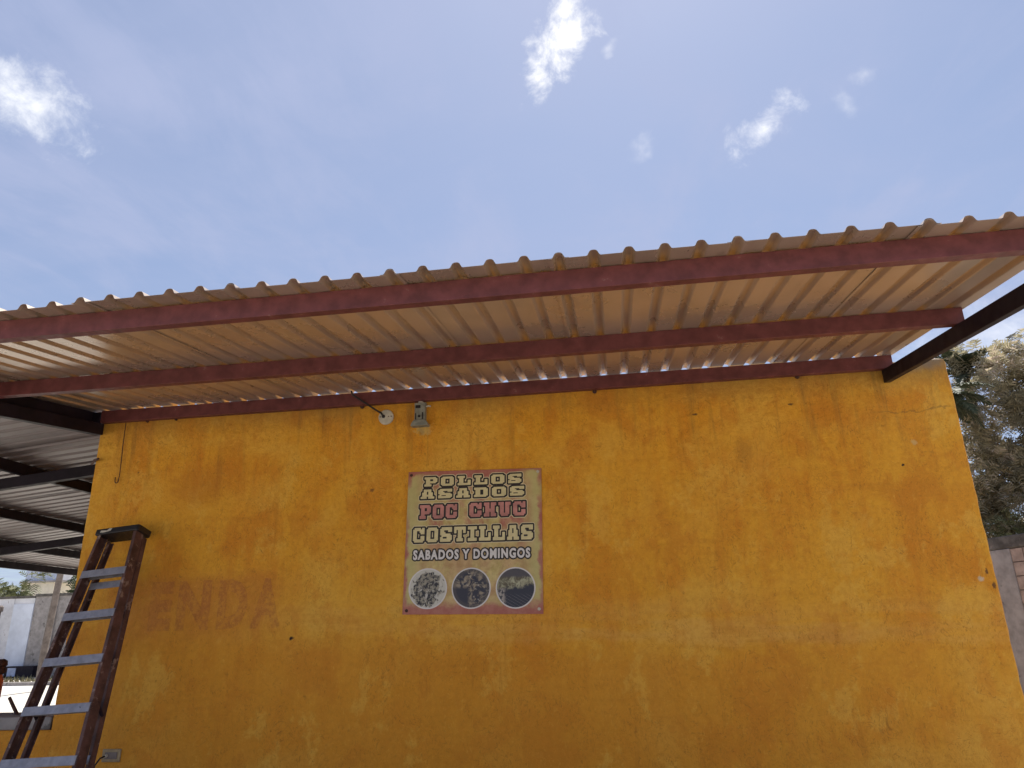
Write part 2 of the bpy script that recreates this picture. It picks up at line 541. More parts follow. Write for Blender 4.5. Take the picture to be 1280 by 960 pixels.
# ------------------------------------------------------------------ the ochre building
XL, XR, ZT, DEP = -4.12, 2.386, 3.392, 7.0
bld = thing('ochre_building', 'weathered yellow ochre rendered building wall under the awning', 'building')
rnd = random.Random(3)
def edge_pts():
    pts = []
    z = 0.0
    while z < ZT - 0.03:
        pts.append((XR + rnd.uniform(-0.004, 0.003), z)); z += 0.06
    pts.append((XR - 0.012, ZT - 0.012))
    x = XR - 0.05
    while x > XL + 0.05:
        pts.append((x, ZT + rnd.uniform(-0.007, 0.002))); x -= 0.07
    pts.append((XL, ZT))
    z = ZT - 0.06
    while z > 0.0:
        pts.append((XL + rnd.uniform(-0.002, 0.004), z)); z -= 0.06
    pts.append((XL, 0.0))
    return pts
mb = MB()
ep = edge_pts()
n_ = len(ep)
cx, cz = (XL + XR) / 2, ZT / 2
def inset(p, d):
    return (min(XR - d, max(XL + d, p[0])) if True else p[0], min(ZT - d, p[1]))
vs = [(*inset(p, 0.012), 0.0) for p in ep]
mb.v = [(a, 0.0, z) for a, z, _ in vs] + [(a, 0.014, z) for a, z in ep] + [(a, DEP, z) for a, z in ep]
mb.f = [tuple(range(n_))] + [tuple(2 * n_ + k for k in reversed(range(n_)))]
for k in range(n_):
    k2 = (k + 1) % n_
    mb.f.append((k, k2, n_ + k2, n_ + k))
    mb.f.append((n_ + k, n_ + k2, 2 * n_ + k2, 2 * n_ + k))
mb.mi = [0] * len(mb.f)
build(mb, 'wall', M_WALL, bld)
mb = MB()
mb.box((XL + 0.15, 0.35, ZT + 0.003), (XR - 0.15, DEP - 0.15, ZT + 0.03))
build(mb, 'roof_slab', M_CONC, bld)
# ghost of an old painted word, a skin of paint on the render
def text_mesh(txt, name, size, offset, mats, sx=1.0, spacing=1.0):
    cu = bpy.data.curves.new(name, 'FONT')
    cu.body = txt
    cu.size = size
    cu.offset = offset
    cu.space_character = spacing
    cu.resolution_u = 3
    o = bpy.data.objects.new(name, cu)
    COL.objects.link(o)
    dg = bpy.context.evaluated_depsgraph_get()
    me = bpy.data.meshes.new_from_object(o.evaluated_get(dg))
    bpy.data.objects.remove(o)
    for v in me.vertices:
        v.co.x *= sx
    me.materials.clear()
    for m in mats:
        me.materials.append(m)
    me.name = name
    return me


def fit_mesh(me, x0, x1, z0, z1, y):
    xs_ = [v.co.x for v in me.vertices]
    ys_ = [v.co.y for v in me.vertices]
    ax, bx, ay, by = min(xs_), max(xs_), min(ys_), max(ys_)
    for v in me.vertices:
        v.co = (x0 + (v.co.x - ax) / (bx - ax) * (x1 - x0), y, z0 + (v.co.y - ay) / (by - ay) * (z1 - z0))
    return me


for ch, x0, x1 in (('E', -3.47, -3.29), ('N', -3.25, -2.99), ('D', -2.93, -2.70), ('A', -2.67, -2.44)):
    me = fit_mesh(text_mesh(ch, 'faded_letter', 1, 0.055, [M_GHOST]), x0, x1, 1.70, 2.05, -0.0015)
    link('faded_letter', me, bld)

# ------------------------------------------------------------------ corrugated sheets
PITCH = 0.1493
def rib_profile(n0, n1, x_ref, lap=0.35):
    """trapezoid ribs centred on x_ref + k*PITCH for k in n0..n1"""
    hb, ht, h = 0.028, 0.010, 0.0265
    pts = []
    k = math.ceil(n0 - lap)
    xa, xb = x_ref + (n0 - lap) * PITCH, x_ref + (n1 + lap) * PITCH
    pts.append((xa, 0.0))
    while k <= n1 + lap:
        x = x_ref + k * PITCH
        for dx, z in ((-hb - 0.003, 0), (-hb + 0.002, h * 0.10), (-ht - 0.006, h * 0.80), (-ht, h * 0.95), (-ht * 0.4, h), (ht * 0.4, h), (ht, h * 0.95), (ht + 0.006, h * 0.80), (hb - 0.002, h * 0.10), (hb + 0.003, 0)):
            if xa < x + dx < xb:
                pts.append((x + dx, z))
        k += 1
    pts.append((xb, 0.0))
    return pts


def roof_z(y):
    return 3.277 + 0.128 * (y + 1.18)


awning = thing('awning', 'beige corrugated metal awning on red steel purlins above the yellow wall', 'awning', (0, 0, 0))
XREF = -2.7025
Y0, Y1 = -2.437, 0.015
rs = random.Random(11)
def sheet_mesh(prof, name, ya, yb, zfun, th, mat, lift=0.0, nseg=5):
    """sheet running along y: profile across x, two skins th apart, closed edges"""
    mb = MB()
    n = len(prof)
    ysq = [ya + (yb - ya) * i / nseg for i in range(nseg + 1)]
    for t in (0.0, th):
        for y in ysq:
            for x, z in prof:
                mb.v.append((x, y, zfun(y, x) + z + t + lift))
    def ix(l, j, i):
        return l * (nseg + 1) * n + j * n + i
    for j in range(nseg):
        for i in range(n - 1):
            mb.f.append((ix(0, j, i), ix(0, j + 1, i), ix(0, j + 1, i + 1), ix(0, j, i + 1)))
            mb.f.append((ix(1, j, i), ix(1, j, i + 1), ix(1, j + 1, i + 1), ix(1, j + 1, i)))
    for i in range(n - 1):
        mb.f.append((ix(0, 0, i), ix(0, 0, i + 1), ix(1, 0, i + 1), ix(1, 0, i)))
        mb.f.append((ix(0, nseg, i + 1), ix(0, nseg, i), ix(1, nseg, i), ix(1, nseg, i + 1)))
    for j in range(nseg):
        mb.f.append((ix(0, j + 1, 0), ix(0, j, 0), ix(1, j, 0), ix(1, j + 1, 0)))
        mb.f.append((ix(0, j, n - 1), ix(0, j + 1, n - 1), ix(1, j + 1, n - 1), ix(1, j, n - 1)))
    mb.mi = [0] * len(mb.f)
    return mb.mesh(name, [mat])


bounds = [(-9.75, -8), (-8, -3), (-3, 2), (2, 7), (7, 12), (12, 17), (17, 22), (22, 27), (27, 31.35)]
for q, (a, b_) in enumerate(bounds):
    up = 0.0045 if q % 2 else 0.0
    lapa = 0.30
    prof = rib_profile(a, b_, XREF, lapa)
    jig = rs.uniform(-0.006, 0.006)
    me = sheet_mesh(prof, 'roof_sheet', Y0 + jig, Y1, lambda y, x: roof_z(y) + 0.0015 * math.sin(3.1 * x + 2 * y), 0.0015, M_SHEET, up)
    link('roof_sheet', me, awning)

def purlin(y, x0, x1, h=0.098, d=0.05, name='purlin', mat=M_RED, parent=None, drop=0.0):
    """lipped C channel, web facing the camera side"""
    z1 = roof_z(y) - 0.002 - drop
    t = 0.004
    mb = MB()
    poly = [(y, z1 - h), (y, z1), (y + d, z1 + 0.0), (y + d, z1 - 0.016), (y + d - t, z1 - 0.016), (y + d - t, z1 - t), (y + t, z1 - t),
            (y + t, z1 - h + t), (y + d - t, z1 - h + t), (y + d - t, z1 - h + 0.016), (y + d, z1 - h + 0.016), (y + d, z1 - h)]
    mb.prism(poly, 'x', x0, x1)
    return build(mb, name, mat, parent, bevel=0.003)


purlin(-2.309, -4.16, 2.02, parent=awning)
purlin(-1.18, -4.16, 1.992, parent=awning)
purlin(-0.062, -4.083, 2.01, parent=awning)
# rafters under the purlins (dark)
def rafter(x0, x1, ya, yb, top=-0.102, h=0.095):
    mb = MB()
    vs = []
    for x in (x0, x1):
        for y in (ya, yb):
            for dz_ in (top - h, top):
                vs.append((x, y, roof_z(y) + dz_))
    mb.add(vs, [(0, 1, 3, 2), (4, 6, 7, 5), (0, 4, 5, 1), (2, 3, 7, 6), (1, 5, 7, 3), (0, 2, 6, 4)])
    return build(mb, 'rafter', M_DARK, awning, bevel=0.004)


rafter(1.945, 1.99, -2.40, -0.004)
rafter(-4.15, -4.085, -2.40, -0.004)
# a second dark channel closing the left end of the sheets
mb = MB()
vs = []
for x in (-4.215, -4.152):
    for y in (-2.43, -0.02):
        for dz_ in (-0.100, -0.004):
            vs.append((x, y, roof_z(y) + dz_))
mb.add(vs, [(0, 1, 3, 2), (4, 6, 7, 5), (0, 4, 5, 1), (2, 3, 7, 6), (1, 5, 7, 3), (0, 2, 6, 4)])
build(mb, 'end_channel', M_DARK, awning, bevel=0.004)
mb = MB(); mb.box((-4.151, -0.067, 3.312), (-4.0865, -0.008, 3.408)); build(mb, 'end_plate', M_DARK, awning)
# bracket plate at the wall end of the right rafter, bolt heads below the wall purlin
mb = MB(); mb.box((1.950, -0.022, 3.235), (1.988, -0.003, 3.30)); build(mb, 'bracket_plate', M_DARK, awning)
for x, z in ((-1.891, 3.318), (-0.09, 3.312), (1.367, 3.32), (-3.70, 3.318), (-3.45, 3.318)):
    mb = MB()
    r_ = 0.016 if x > -3 else 0.009
    mb.lathe([(r_ * 0.6, 0), (r_, 0.004), (r_, 0.02), (r_ * 0.7, 0.026)], 8, Matrix.Translation((x, -0.001, z)) @ Matrix.Rotation(R(90), 4, 'X'))
    build(mb, 'anchor_bolt', M_RUST, awning)

# ------------------------------------------------------------------ carport on the left
carport = thing('carport', 'open carport with grey corrugated roof on dark beams left of the building', 'carport')
def cz_(x):
    return 3.27 + 0.09 * (x + 4.12)
def swap_sheet(ya, x_end, lift):
    # ribs run along x: build along y then turn
    prof = rib_profile(0, 5, 0.0, 0.30)
    mb_y0, mb_y1 = -9.12, x_end
    mb = MB()
    n = len(prof)
    seg = [mb_y0 + (mb_y1 - mb_y0) * i / 4 for i in range(5)]
    for t in (0.0, 0.0015):
        for x in seg:
            for u, z in prof:
                mb.v.append((x, ya + u, cz_(x) + z + t + lift))
    def ix(l, j, i):
        return l * 5 * n + j * n + i
    for j in range(4):
        for i in range(n - 1):
            mb.f.append((ix(0, j, i), ix(0, j, i + 1), ix(0, j + 1, i + 1), ix(0, j + 1, i)))
            mb.f.append((ix(1, j, i), ix(1, j + 1, i), ix(1, j + 1, i + 1), ix(1, j, i + 1)))
    for i in range(n - 1):
        for j in (0, 4):
            mb.f.append((ix(0, j, i), ix(0, j, i + 1), ix(1, j, i + 1), ix(1, j, i)))
    for i in (0, n - 1):
        for j in range(4):
            mb.f.append((ix(0, j, i), ix(0, j + 1, i), ix(1, j + 1, i), ix(1, j, i)))
    mb.mi = [0] * len(mb.f)
    return mb.mesh('roof_sheet', [M_SHEET2])
YS = -1.35
base_sheets = [swap_sheet(YS, -4.222, 0.0), swap_sheet(YS, -4.128, 0.0)]
for q in range(13):
    o = link('roof_sheet', base_sheets[0 if q < 2 else 1], carport)
    o.location = (0, q * 5 * PITCH, 0.0045 if q % 2 else 0)
for x in (-5.22, -6.56, -7.82, -8.93):
    mb = MB()
    z1 = cz_(x) - 0.006
    mb.box((x - 0.025, YS - 0.02, z1 - 0.10), (x + 0.025, 8.3, z1))
    build(mb, 'purlin', M_DARK, carport, bevel=0.004)
for y in (0.53, 3.25):
    mb = MB()
    vs = []
    for yy in (y - 0.03, y + 0.03):
        for x in (-9.0, -4.14):
            for dz_ in (-0.205, -0.108):
                vs.append((x, yy, cz_(x) + dz_))
    mb.add(vs, [(0, 1, 3, 2), (4, 6, 7, 5), (0, 4, 5, 1), (2, 3, 7, 6), (1, 5, 7, 3), (0, 2, 6, 4)])
    build(mb, 'rafter', M_DARK, carport, bevel=0.004)
for y in (0.53, 3.25):
    mb = MB()
    mb.box((-8.98, y - 0.05, 0), (-8.88, y + 0.05, cz_(-8.93) - 0.207))
    build(mb, 'post', M_DARK, carport)

# ------------------------------------------------------------------ step ladder leaning shut on the wall
L_LAB = 'worn brown fibreglass step ladder leaning folded against the left end of the yellow wall'
ladder = thing('step_ladder', L_LAB, 'ladder', (0, 0, 0))
up = Vector((-0.0227, 0.2983, 0.0)); up.z = math.sqrt(1 - up.x ** 2 - up.y ** 2)
yaw = -0.124
rt = Vector((math.cos(yaw), math.sin(yaw), 0))
rt = (rt - up * rt.dot(up)).normalized()
nb = up.cross(rt)                       # local depth, must point to the wall (+y)
if nb.y < 0: nb = -nb
LC = Vector((-3.649, -0.317, 2.129))    # centre of the top step front
def lp(a, d, s):
    """a across, d towards the wall, s up from the first step"""
    return LC + rt * a + nb * d + up * s
s_top, s_bot = 0.290, -2.21
def halfw(s):
    return 0.1825 - 0.024 * s / 0.305
def rail(sgn, inset, d0, depth, flange, s0, s1, name, mat, t=0.006, splay=0.0):
    mb = MB()
    # channel section in (across, depth): web outside, flanges pointing in
    def ring(s):
        h = halfw(s) - inset
        f = flange
        e = d0 + splay * (s_top - s)
        pts = [(h, e), (h, e + depth), (h - f, e + depth), (h - f, e + depth - t), (h - t, e + depth - t), (h - t, e + t), (h - f, e + t), (h - f, e)]
        return [lp(sgn * a, d, s) for a, d in pts]
    ns = 10
    for i in range(ns + 1):
        mb.v += [tuple(v) for v in ring(s0 + (s1 - s0) * i / ns)]
    for i in range(ns):
        for k in range(8):
            k2 = (k + 1) % 8
            mb.f.append((i * 8 + k, i * 8 + k2, (i + 1) * 8 + k2, (i + 1) * 8 + k))
    mb.f.append(tuple(range(8))); mb.f.append(tuple(ns * 8 + k for k in range(8)))
    mb.mi = [0] * len(mb.f)
    return build(mb, name, mat, ladder, bevel=0.002)
def slab(a0, a1, d0, d1, s0, s1, mb=None):
    mb = mb or MB()
    vs = [lp(a, d, q) for a in (a0, a1) for d in (d0, d1) for q in (s0, s1)]
    mb.add(vs, [(0, 1, 3, 2), (4, 6, 7, 5), (0, 4, 5, 1), (2, 3, 7, 6), (1, 5, 7, 3), (0, 2, 6, 4)])
    return mb


for sg in (1, -1):
    rail(sg, -0.008, 0.0, 0.078, 0.026, s_bot, s_top, 'side_rail', M_FIB)
    rail(sg, 0.004, 0.092, 0.045, 0.026, s_bot + 0.03, s_top - 0.02, 'rear_rail', M_FIB, splay=0.018)
s = 0.0
k = 0
while s > s_bot + 0.1:
    h = halfw(s) + 0.004
    mb = slab(-h, h, -0.0055, 0.074, s - 0.004, s)
    slab(-h, h, -0.006, -0.001, s - 0.054, s - 0.0042, mb)
    slab(-h + 0.01, h - 0.01, 0.069, 0.0735, s - 0.04, s - 0.0042, mb)
    build(mb, 'step', M_ALU, ladder)
    if k in (0, 4, 6):
        sb = s - 0.055 if k == 0 else s + 0.02
        dd = 0.086 + 0.018 * (s_top - sb)
        build(slab(-h + 0.014, h - 0.014, dd, dd + 0.005, sb - 0.05, sb), 'rear_brace', M_ALU, ladder)
    s -= 0.305
    k += 1
# plastic top cap with a torn pale sticker
mb = MB()
hc = halfw(s_top) + 0.028
capp = [(-hc, -0.012), (hc - 0.01, -0.012), (hc, 0.0), (hc, 0.125), (hc - 0.015, 0.14), (-hc + 0.015, 0.14), (-hc, 0.125)]
vs = [lp(a, d, s_top - 0.012) for a, d in capp] + [lp(a, d, s_top + 0.034) for a, d in capp]
n_ = len(capp)
mb.add(vs, [tuple(range(n_ - 1, -1, -1)), tuple(range(n_, 2 * n_))] + [(i, (i + 1) % n_, n_ + (i + 1) % n_, n_ + i) for i in range(n_)])
build(mb, 'top_cap', M_BLACK, ladder, bevel=0.006)
mb = MB()
stk = [(-0.145, 0.004), (-0.12, 0.000), (-0.09, 0.002), (-0.055, 0.008), (-0.045, 0.026), (-0.07, 0.028), (-0.085, 0.014), (-0.14, 0.018)]
vs = [lp(a, -0.0135, s_top + q) for a, q in stk] + [lp(a, -0.0123, s_top + q) for a, q in stk]
mb.add(vs, [tuple(range(8)), tuple(range(15, 7, -1))] + [(i, (i + 1) % 8, 8 + (i + 1) % 8, 8 + i) for i in range(8)])
build(mb, 'torn_sticker', M_WHITEP, ladder)
# folded spreader hinge seen between the rails
for sg in (1, -1):
    mb = MB()
    mb.tube([lp(sg * (halfw(-1.0) - 0.01), 0.05, -0.90), lp(sg * (halfw(-1.0) - 0.01), 0.13, -0.97)], 0.012, 6)
    build(mb, 'spreader', M_DARK, ladder)

# ------------------------------------------------------------------ printed menu sign
SX0, SX1, SZ0, SZ1 = -1.522, -0.52, 1.748, 2.772
SCX, SCZ = (SX0 + SX1) / 2, (SZ0 + SZ1) / 2
sign = thing('menu_sign', 'square printed food sign with red and cream lettering screwed to the yellow wall', 'sign', (SCX, -0.012, SCZ))
sign.rotation_euler = (0, R(1.35), 0)
SW, SH = 0.995, 1.015

mp, n, b = new_mat('printed_sign_board')
p = n.obj()
X, Y, Z = n.sep(p)
nz = n.noise(n.scale(p, 1.2, 1, 0.8), 3.2, 8, 0.68, 0.4)
nz2 = n.noise(p, 13, 6, 0.7)
ax = n.math('DIVIDE', n.math('ABSOLUTE', X), SW / 2)
az = n.math('DIVIDE', n.math('ABSOLUTE', Z), SH / 2)
edge = n.math('MAXIMUM', ax, az)
# cream field with ragged edge, red burning through at the border and in the middle
rgh = n.math('MULTIPLY', n.math('SUBTRACT', n.noise(p, 9, 7, 0.7), 0.5), 0.22)
redm = n.math('MULTIPLY', n.ss(n.math('ADD', edge, rgh), 0.93, 0.98), n.ss(n.noise(p, 2.2, 3, 0.6), 0.36, 0.56, 0.15, 1.0))
cen = n.math('MULTIPLY', n.ss(nz, 0.42, 0.60), n.ss(ax, 0.95, 0.65))
cenz = n.math('MULTIPLY', cen, n.ss(Z, -0.15, 0.1, 0.45, 0.95))
side = n.math('MULTIPLY', n.ss(ax, 0.55, 0.85), n.ss(nz, 0.35, 0.55))
cream = n.mix(n.ss(nz2, 0.35, 0.65), (0.47, 0.375, 0.12), (0.64, 0.53, 0.22))
cream = n.mix(n.ss(ax, 0.6, 0.95, 0, 0.7), cream, (0.47, 0.42, 0.16))
redc = n.mix(n.ss(nz2, 0.35, 0.65), (0.36, 0.105, 0.075), (0.44, 0.17, 0.12))
col = n.mix(cenz, cream, redc)
top = n.math('MULTIPLY', n.ss(n.math('ADD', Z, n.math('MULTIPLY', rgh, 0.6)), 0.33, 0.44), n.ss(X, -0.42, -0.25))
top = n.math('MULTIPLY', top, n.ss(X, 0.42, 0.30))
col = n.mix(top, col, redc)
bot = n.ss(n.math('ADD', Z, n.math('MULTIPLY', rgh, 0.8)), -0.40, -0.47)
col = n.mix(bot, col, redc)
col = n.mix(redm, col, redc)
col = n.mix(n.ss(n.noise(p, 40, 4, 0.6), 0.58, 0.75, 0, 0.45), col, (0.24, 0.15, 0.07))
col = n.mix(n.ss(n.noise(n.scale(p, 5, 1, 0.7), 3.0, 6, 0.7), 0.55, 0.75, 0, 0.40), col, (0.36, 0.24, 0.09))
n.put(b.inputs['Base Color'], col)
b.inputs['Roughness'].default_value = 0.45
M_PRINT = mp
M_INK = simple('black_ink', (0.014, 0.008, 0.006), 0.5, 0, 0.2, 20)
M_CREAMINK = simple('cream_ink', (0.64, 0.56, 0.30), 0.5, 0, 0.1, 14)
M_REDINK = simple('brick_red_ink', (0.50, 0.21, 0.18), 0.5, 0, 0.25, 9)
M_HALO = simple('pale_halo_ink', (0.68, 0.58, 0.36), 0.5, 0, 0.1, 14)
M_WHITEINK = simple('white_ink', (0.68, 0.66, 0.65), 0.5, 0, 0.05, 14)

mb = MB(); mb.box((-SW / 2, 0.0, -SH / 2), (SW / 2, 0.010, SH / 2))
build(mb, 'board', M_PRINT, sign, bevel=0.001)

G = {
 'P': ["########.", "#########", ".###..###", ".###..###", ".########", ".#######.", ".###.....", "#####....", "#####...."],
 'O': [".#######.", "#########", "###...###", "###...###", "###...###", "###...###", "###...###", "#########", ".#######."],
 'L': ["#####....", "#####....", ".###.....", ".###.....", ".###...##", ".###...##", ".###...##", "#########", "#########"],
 'S': [".########", "#########", "###...###", "####.....", "########.", ".########", "##...####", "#########", "########."],
 'A': ["..#####..", "..#####..", "..##.##..", ".###.###.", ".###.###.", ".#######.", ".#######.", "####.####", "####.####"],
 'D': ["########.", "#########", ".###..###", ".###..###", ".###..###", ".###..###", ".###..###", "#########", "########."],
 'C': [".#####.##", "#########", "###..####", "###...###", "###......", "###...###", "###...###", "#########", ".#######."],
 'H': ["####.####", "####.####", ".###.###.", ".###.###.", ".#######.", ".#######.", ".###.###.", "####.####", "####.####"],
 'U': ["####.####", "####.####", ".###.###.", ".###.###.", ".###.###.", ".###.###.", ".###.###.", ".#######.", "..#####.."],
 'T': ["#########", "#########", "##.###.##", "##.###.##", "...###...", "...###...", "...###...", "..#####..", "..#####.."],
 'I': ["#######", "#######", "..###..", "..###..", "..###..", "..###..", "..###..", "#######", "#######"],
}
def trace(fill):
    ed = {}
    for x, y in fill:
        for (dx, dy), a, b_ in (((0, -1), (x, y), (x + 1, y)), ((1, 0), (x + 1, y), (x + 1, y + 1)), ((0, 1), (x + 1, y + 1), (x, y + 1)), ((-1, 0), (x, y + 1), (x, y))):
            if (x + dx, y + dy) not in fill:
                ed.setdefault(a, []).append(b_)
    loops = []
    while ed:
        st = next(iter(ed)); cur = st; lp_ = []; pd = None
        while True:
            nx_ = ed[cur]
            if len(nx_) > 1 and pd is not None:
                nx_.sort(key=lambda q: -(pd[0] * (q[1] - cur[1]) - pd[1] * (q[0] - cur[0])))
            q = nx_.pop(0)
            if not nx_: del ed[cur]
            lp_.append(cur); pd = (q[0] - cur[0], q[1] - cur[1]); cur = q
            if cur == st: break
        out = []
        m_ = len(lp_)
        for i in range(m_):
            a, b_, c_ = lp_[i - 1], lp_[i], lp_[(i + 1) % m_]
            if (b_[0] - a[0]) * (c_[1] - b_[1]) != (b_[1] - a[1]) * (c_[0] - b_[0]):
                out.append(b_)
        # cut each corner half a cell so that stair steps turn into slants
        pts = []
        m_ = len(out)
        for i in range(m_):
            a, b_, c_ = Vector(out[i - 1]), Vector(out[i]), Vector(out[(i + 1) % m_])
            da, dc = (a - b_), (c_ - b_)
            pts.append(b_ + da.normalized() * min(1.2, da.length * 0.49))
            pts.append(b_ + dc.normalized() * min(1.2, dc.length * 0.49))
        loops.append(pts)
    return loops


CELL = 0.0016
def skins(base, grow, x0, x1, z0, tilt):
    """letters, outline and halo grown from one set of filled cells"""
    out = []
    for g in grow:
        k = int(round(g / CELL))
        cells = base
        if k:
            disc = [(i, j) for i in range(-k, k + 1) for j in range(-k, k + 1) if i * i + j * j <= k * k + 0.6 * k]
            cells = set(base)
            for x, y in base:
                if (x + 1, y) not in base or (x - 1, y) not in base or (x, y + 1) not in base or (x, y - 1) not in base:
                    for i, j in disc:
                        cells.add((x + i, y + j))
        cu = bpy.data.curves.new('lettering', 'CURVE')
        cu.dimensions = '2D'
        cu.fill_mode = 'BOTH'
        for pts in trace(cells):
            sp = cu.splines.new('POLY')
            sp.points.add(len(pts) - 1)
            for i, q in enumerate(pts):
                X_ = x0 + q.x * CELL
                sp.points[i].co = (X_, z0 + q.y * CELL + tilt * (X_ - (x0 + x1) / 2), 0, 1)
            sp.use_cyclic_u = True
        o = bpy.data.objects.new('tmp', cu)
        COL.objects.link(o)
        dg = bpy.context.evaluated_depsgraph_get()
        dg.update()
        out.append(bpy.data.meshes.new_from_object(o.evaluated_get(dg)))
        bpy.data.objects.remove(o)
    return out


def glyph_line(txt, x0, x1, z0, z1, grow, gap=1.3, tilt=0.0, space=3.0):
    widths = [(len(G[ch][0]) if ch != ' ' else space) for ch in txt]
    tot = sum(widths) + gap * (len(txt) - 1)
    nx_, nz_ = int((x1 - x0) / CELL), int((z1 - z0) / CELL)
    base = set()
    cur = 0.0
    for ch, w in zip(txt, widths):
        if ch != ' ':
            rows = G[ch]
            for ix_ in range(nx_):
                gx = (ix_ + 0.5) / nx_ * tot - cur
                if gx < 0 or gx >= w: continue
                for iz in range(nz_):
                    if rows[8 - int((iz + 0.5) / nz_ * 9)][int(gx)] == '#':
                        base.add((ix_, iz))
        cur += w + gap
    return skins(base, grow, x0, x1, z0, tilt)


def text_line(txt, x0, x1, z0, z1, grow, bold, tilt=0.0, spacing=1.0):
    me = text_mesh(txt, 'lettering', 1, bold, [], 1.0, spacing)
    xs_ = [v.co.x for v in me.vertices]
    ys_ = [v.co.y for v in me.vertices]
    kx = (x1 - x0) / CELL / (max(xs_) - min(xs_)); ky = (z1 - z0) / CELL / (max(ys_) - min(ys_))
    P = [((v.co.x - min(xs_)) * kx, (v.co.y - min(ys_)) * ky) for v in me.vertices]
    base = set()
    me.calc_loop_triangles()
    for t in me.loop_triangles:
        (ax, ay), (bx_, by_), (cx_, cy_) = (P[i] for i in t.vertices)
        ar = (bx_ - ax) * (cy_ - ay) - (by_ - ay) * (cx_ - ax)
        if abs(ar) < 1e-9: continue
        for ix_ in range(int(min(ax, bx_, cx_)), int(max(ax, bx_, cx_)) + 1):
            for iy in range(int(min(ay, by_, cy_)), int(max(ay, by_, cy_)) + 1):
                px, py = ix_ + 0.5, iy + 0.5
                w0 = ((bx_ - px) * (cy_ - py) - (by_ - py) * (cx_ - px)) / ar
                w1 = ((cx_ - px) * (ay - py) - (cy_ - py) * (ax - px)) / ar
                if w0 >= 0 and w1 >= 0 and w0 + w1 <= 1:
                    base.add((ix_, iy))
    return skins(base, grow, x0, x1, z0, tilt)


def layer(me, name, mat, y):
    for v in me.vertices:
        v.co = (v.co.x, y, v.co.y)
    me.materials.clear(); me.materials.append(mat)
    link(name, me, sign)


def uv(u, v):
    return (-SW / 2 + u * SW, SH / 2 - v * SH)


LIFT = 0.0
for txt, u0, u1, v0, v1, fill, gap in (('POLLOS', 0.125, 0.855, 0.040, 0.108, M_CREAMINK, 2.6), ('ASADOS', 0.100, 0.875, 0.130, 0.198, M_CREAMINK, 2.6),
                                  ('POC', 0.098, 0.378, 0.245, 0.345, M_REDINK, 1.7), ('CHUC', 0.470, 0.882, 0.238, 0.338, M_REDINK, 1.7), ('COSTILLAS', 0.055, 0.935, 0.405, 0.508, M_CREAMINK, 1.7)):
    x0, z1 = uv(u0, v0); x1, z0 = uv(u1, v1)
    o2, o1, o0 = glyph_line(txt, x0, x1, z0, z1, (0.0160, 0.0112, 0.0), gap, 0.010, 4.5)
    layer(o2, 'lettering_halo', M_HALO, -0.0010 - LIFT)
    layer(o1, 'lettering_outline', M_INK, -0.0016 - LIFT)
    layer(o0, 'lettering', fill, -0.0022 - LIFT)
    LIFT += 0.0002
x0, z1 = uv(0.062, 0.562); x1, z0 = uv(0.914, 0.632)
o1, o0 = text_line('SABADOS Y DOMINGOS', x0, x1, z0, z1, (0.0096, 0.0), 0.045, 0.006, 1.22)
layer(o1, 'lettering_outline', M_INK, -0.0027)
layer(o0, 'lettering', M_WHITEINK, -0.0039)

# three round food photographs
def photo_mat(name, kind):
    m, n, b = new_mat(name)
    p = n.obj()
    X, Y, Z = n.sep(p)
    r = n.vmath('LENGTH', n.comb(X, 0.0, Z))
    a = n.noise(n.scale(p, 1, 1, 1, (kind * 3.1, 0, kind)), 17, 6, 0.65, 1.2)
    d = n.noise(n.scale(p, 1, 1, 1, (kind * 5.3, 0, kind)), 42, 5, 0.65, 0.5)
    pale, navy = (0.56, 0.55, 0.49), (0.022, 0.024, 0.045)
    if kind == 0:
        blob = n.ss(n.math('ADD', r, n.math('MULTIPLY', n.math('SUBTRACT', a, 0.5), 0.20)), 0.116, 0.100)
        food = n.mix(n.ss(d, 0.44, 0.56), (0.018, 0.018, 0.028), (0.30, 0.28, 0.22))
        food = n.mix(n.ss(a, 0.55, 0.62), food, (0.48, 0.46, 0.42))
        col = n.mix(blob, pale, food)
    elif kind == 1:
        food = n.mix(n.ss(a, 0.46, 0.60), navy, (0.30, 0.25, 0.18))
        food = n.mix(n.ss(d, 0.58, 0.66), food, (0.42, 0.40, 0.36))
        up_ = n.ss(n.math('ADD', Z, n.math('MULTIPLY', X, 0.3)), -0.02, 0.02)
        col = n.mix(n.math('MULTIPLY', n.ss(X, 0.0, -0.03), n.ss(Z, 0.02, -0.01)), food, navy)
        col = n.mix(n.math('MULTIPLY', n.ss(r, 0.10, 0.118), 0.6), col, (0.08, 0.07, 0.07))
    else:
        band = n.ss(n.math('ADD', n.math('ADD', Z, n.math('MULTIPLY', X, -0.12)), n.math('MULTIPLY', n.math('SUBTRACT', a, 0.5), 0.07)), -0.01, 0.02)
        meat = n.mix(n.ss(a, 0.4, 0.6), (0.10, 0.085, 0.05), (0.42, 0.42, 0.28))
        meat = n.mix(n.ss(Z, 0.06, 0.085), meat, (0.07, 0.065, 0.075))
        gr = n.math('FRACT', n.math('MULTIPLY', n.math('ADD', X, n.math('MULTIPLY', Z, 1.8)), 26.0))
        grill = n.mix(n.math('MULTIPLY', n.ss(gr, 0.0, 0.12, 1, 0), n.ss(Z, -0.03, -0.06)), (0.020, 0.024, 0.045), (0.24, 0.24, 0.24))
        grill = n.mix(n.math('MULTIPLY', n.ss(X, -0.06, -0.09), n.ss(d, 0.4, 0.5)), grill, (0.36, 0.33, 0.30))
        col = n.mix(band, grill, meat)
    n.put(b.inputs['Base Color'], col)
    b.inputs['Roughness'].default_value = 0.45
    return m


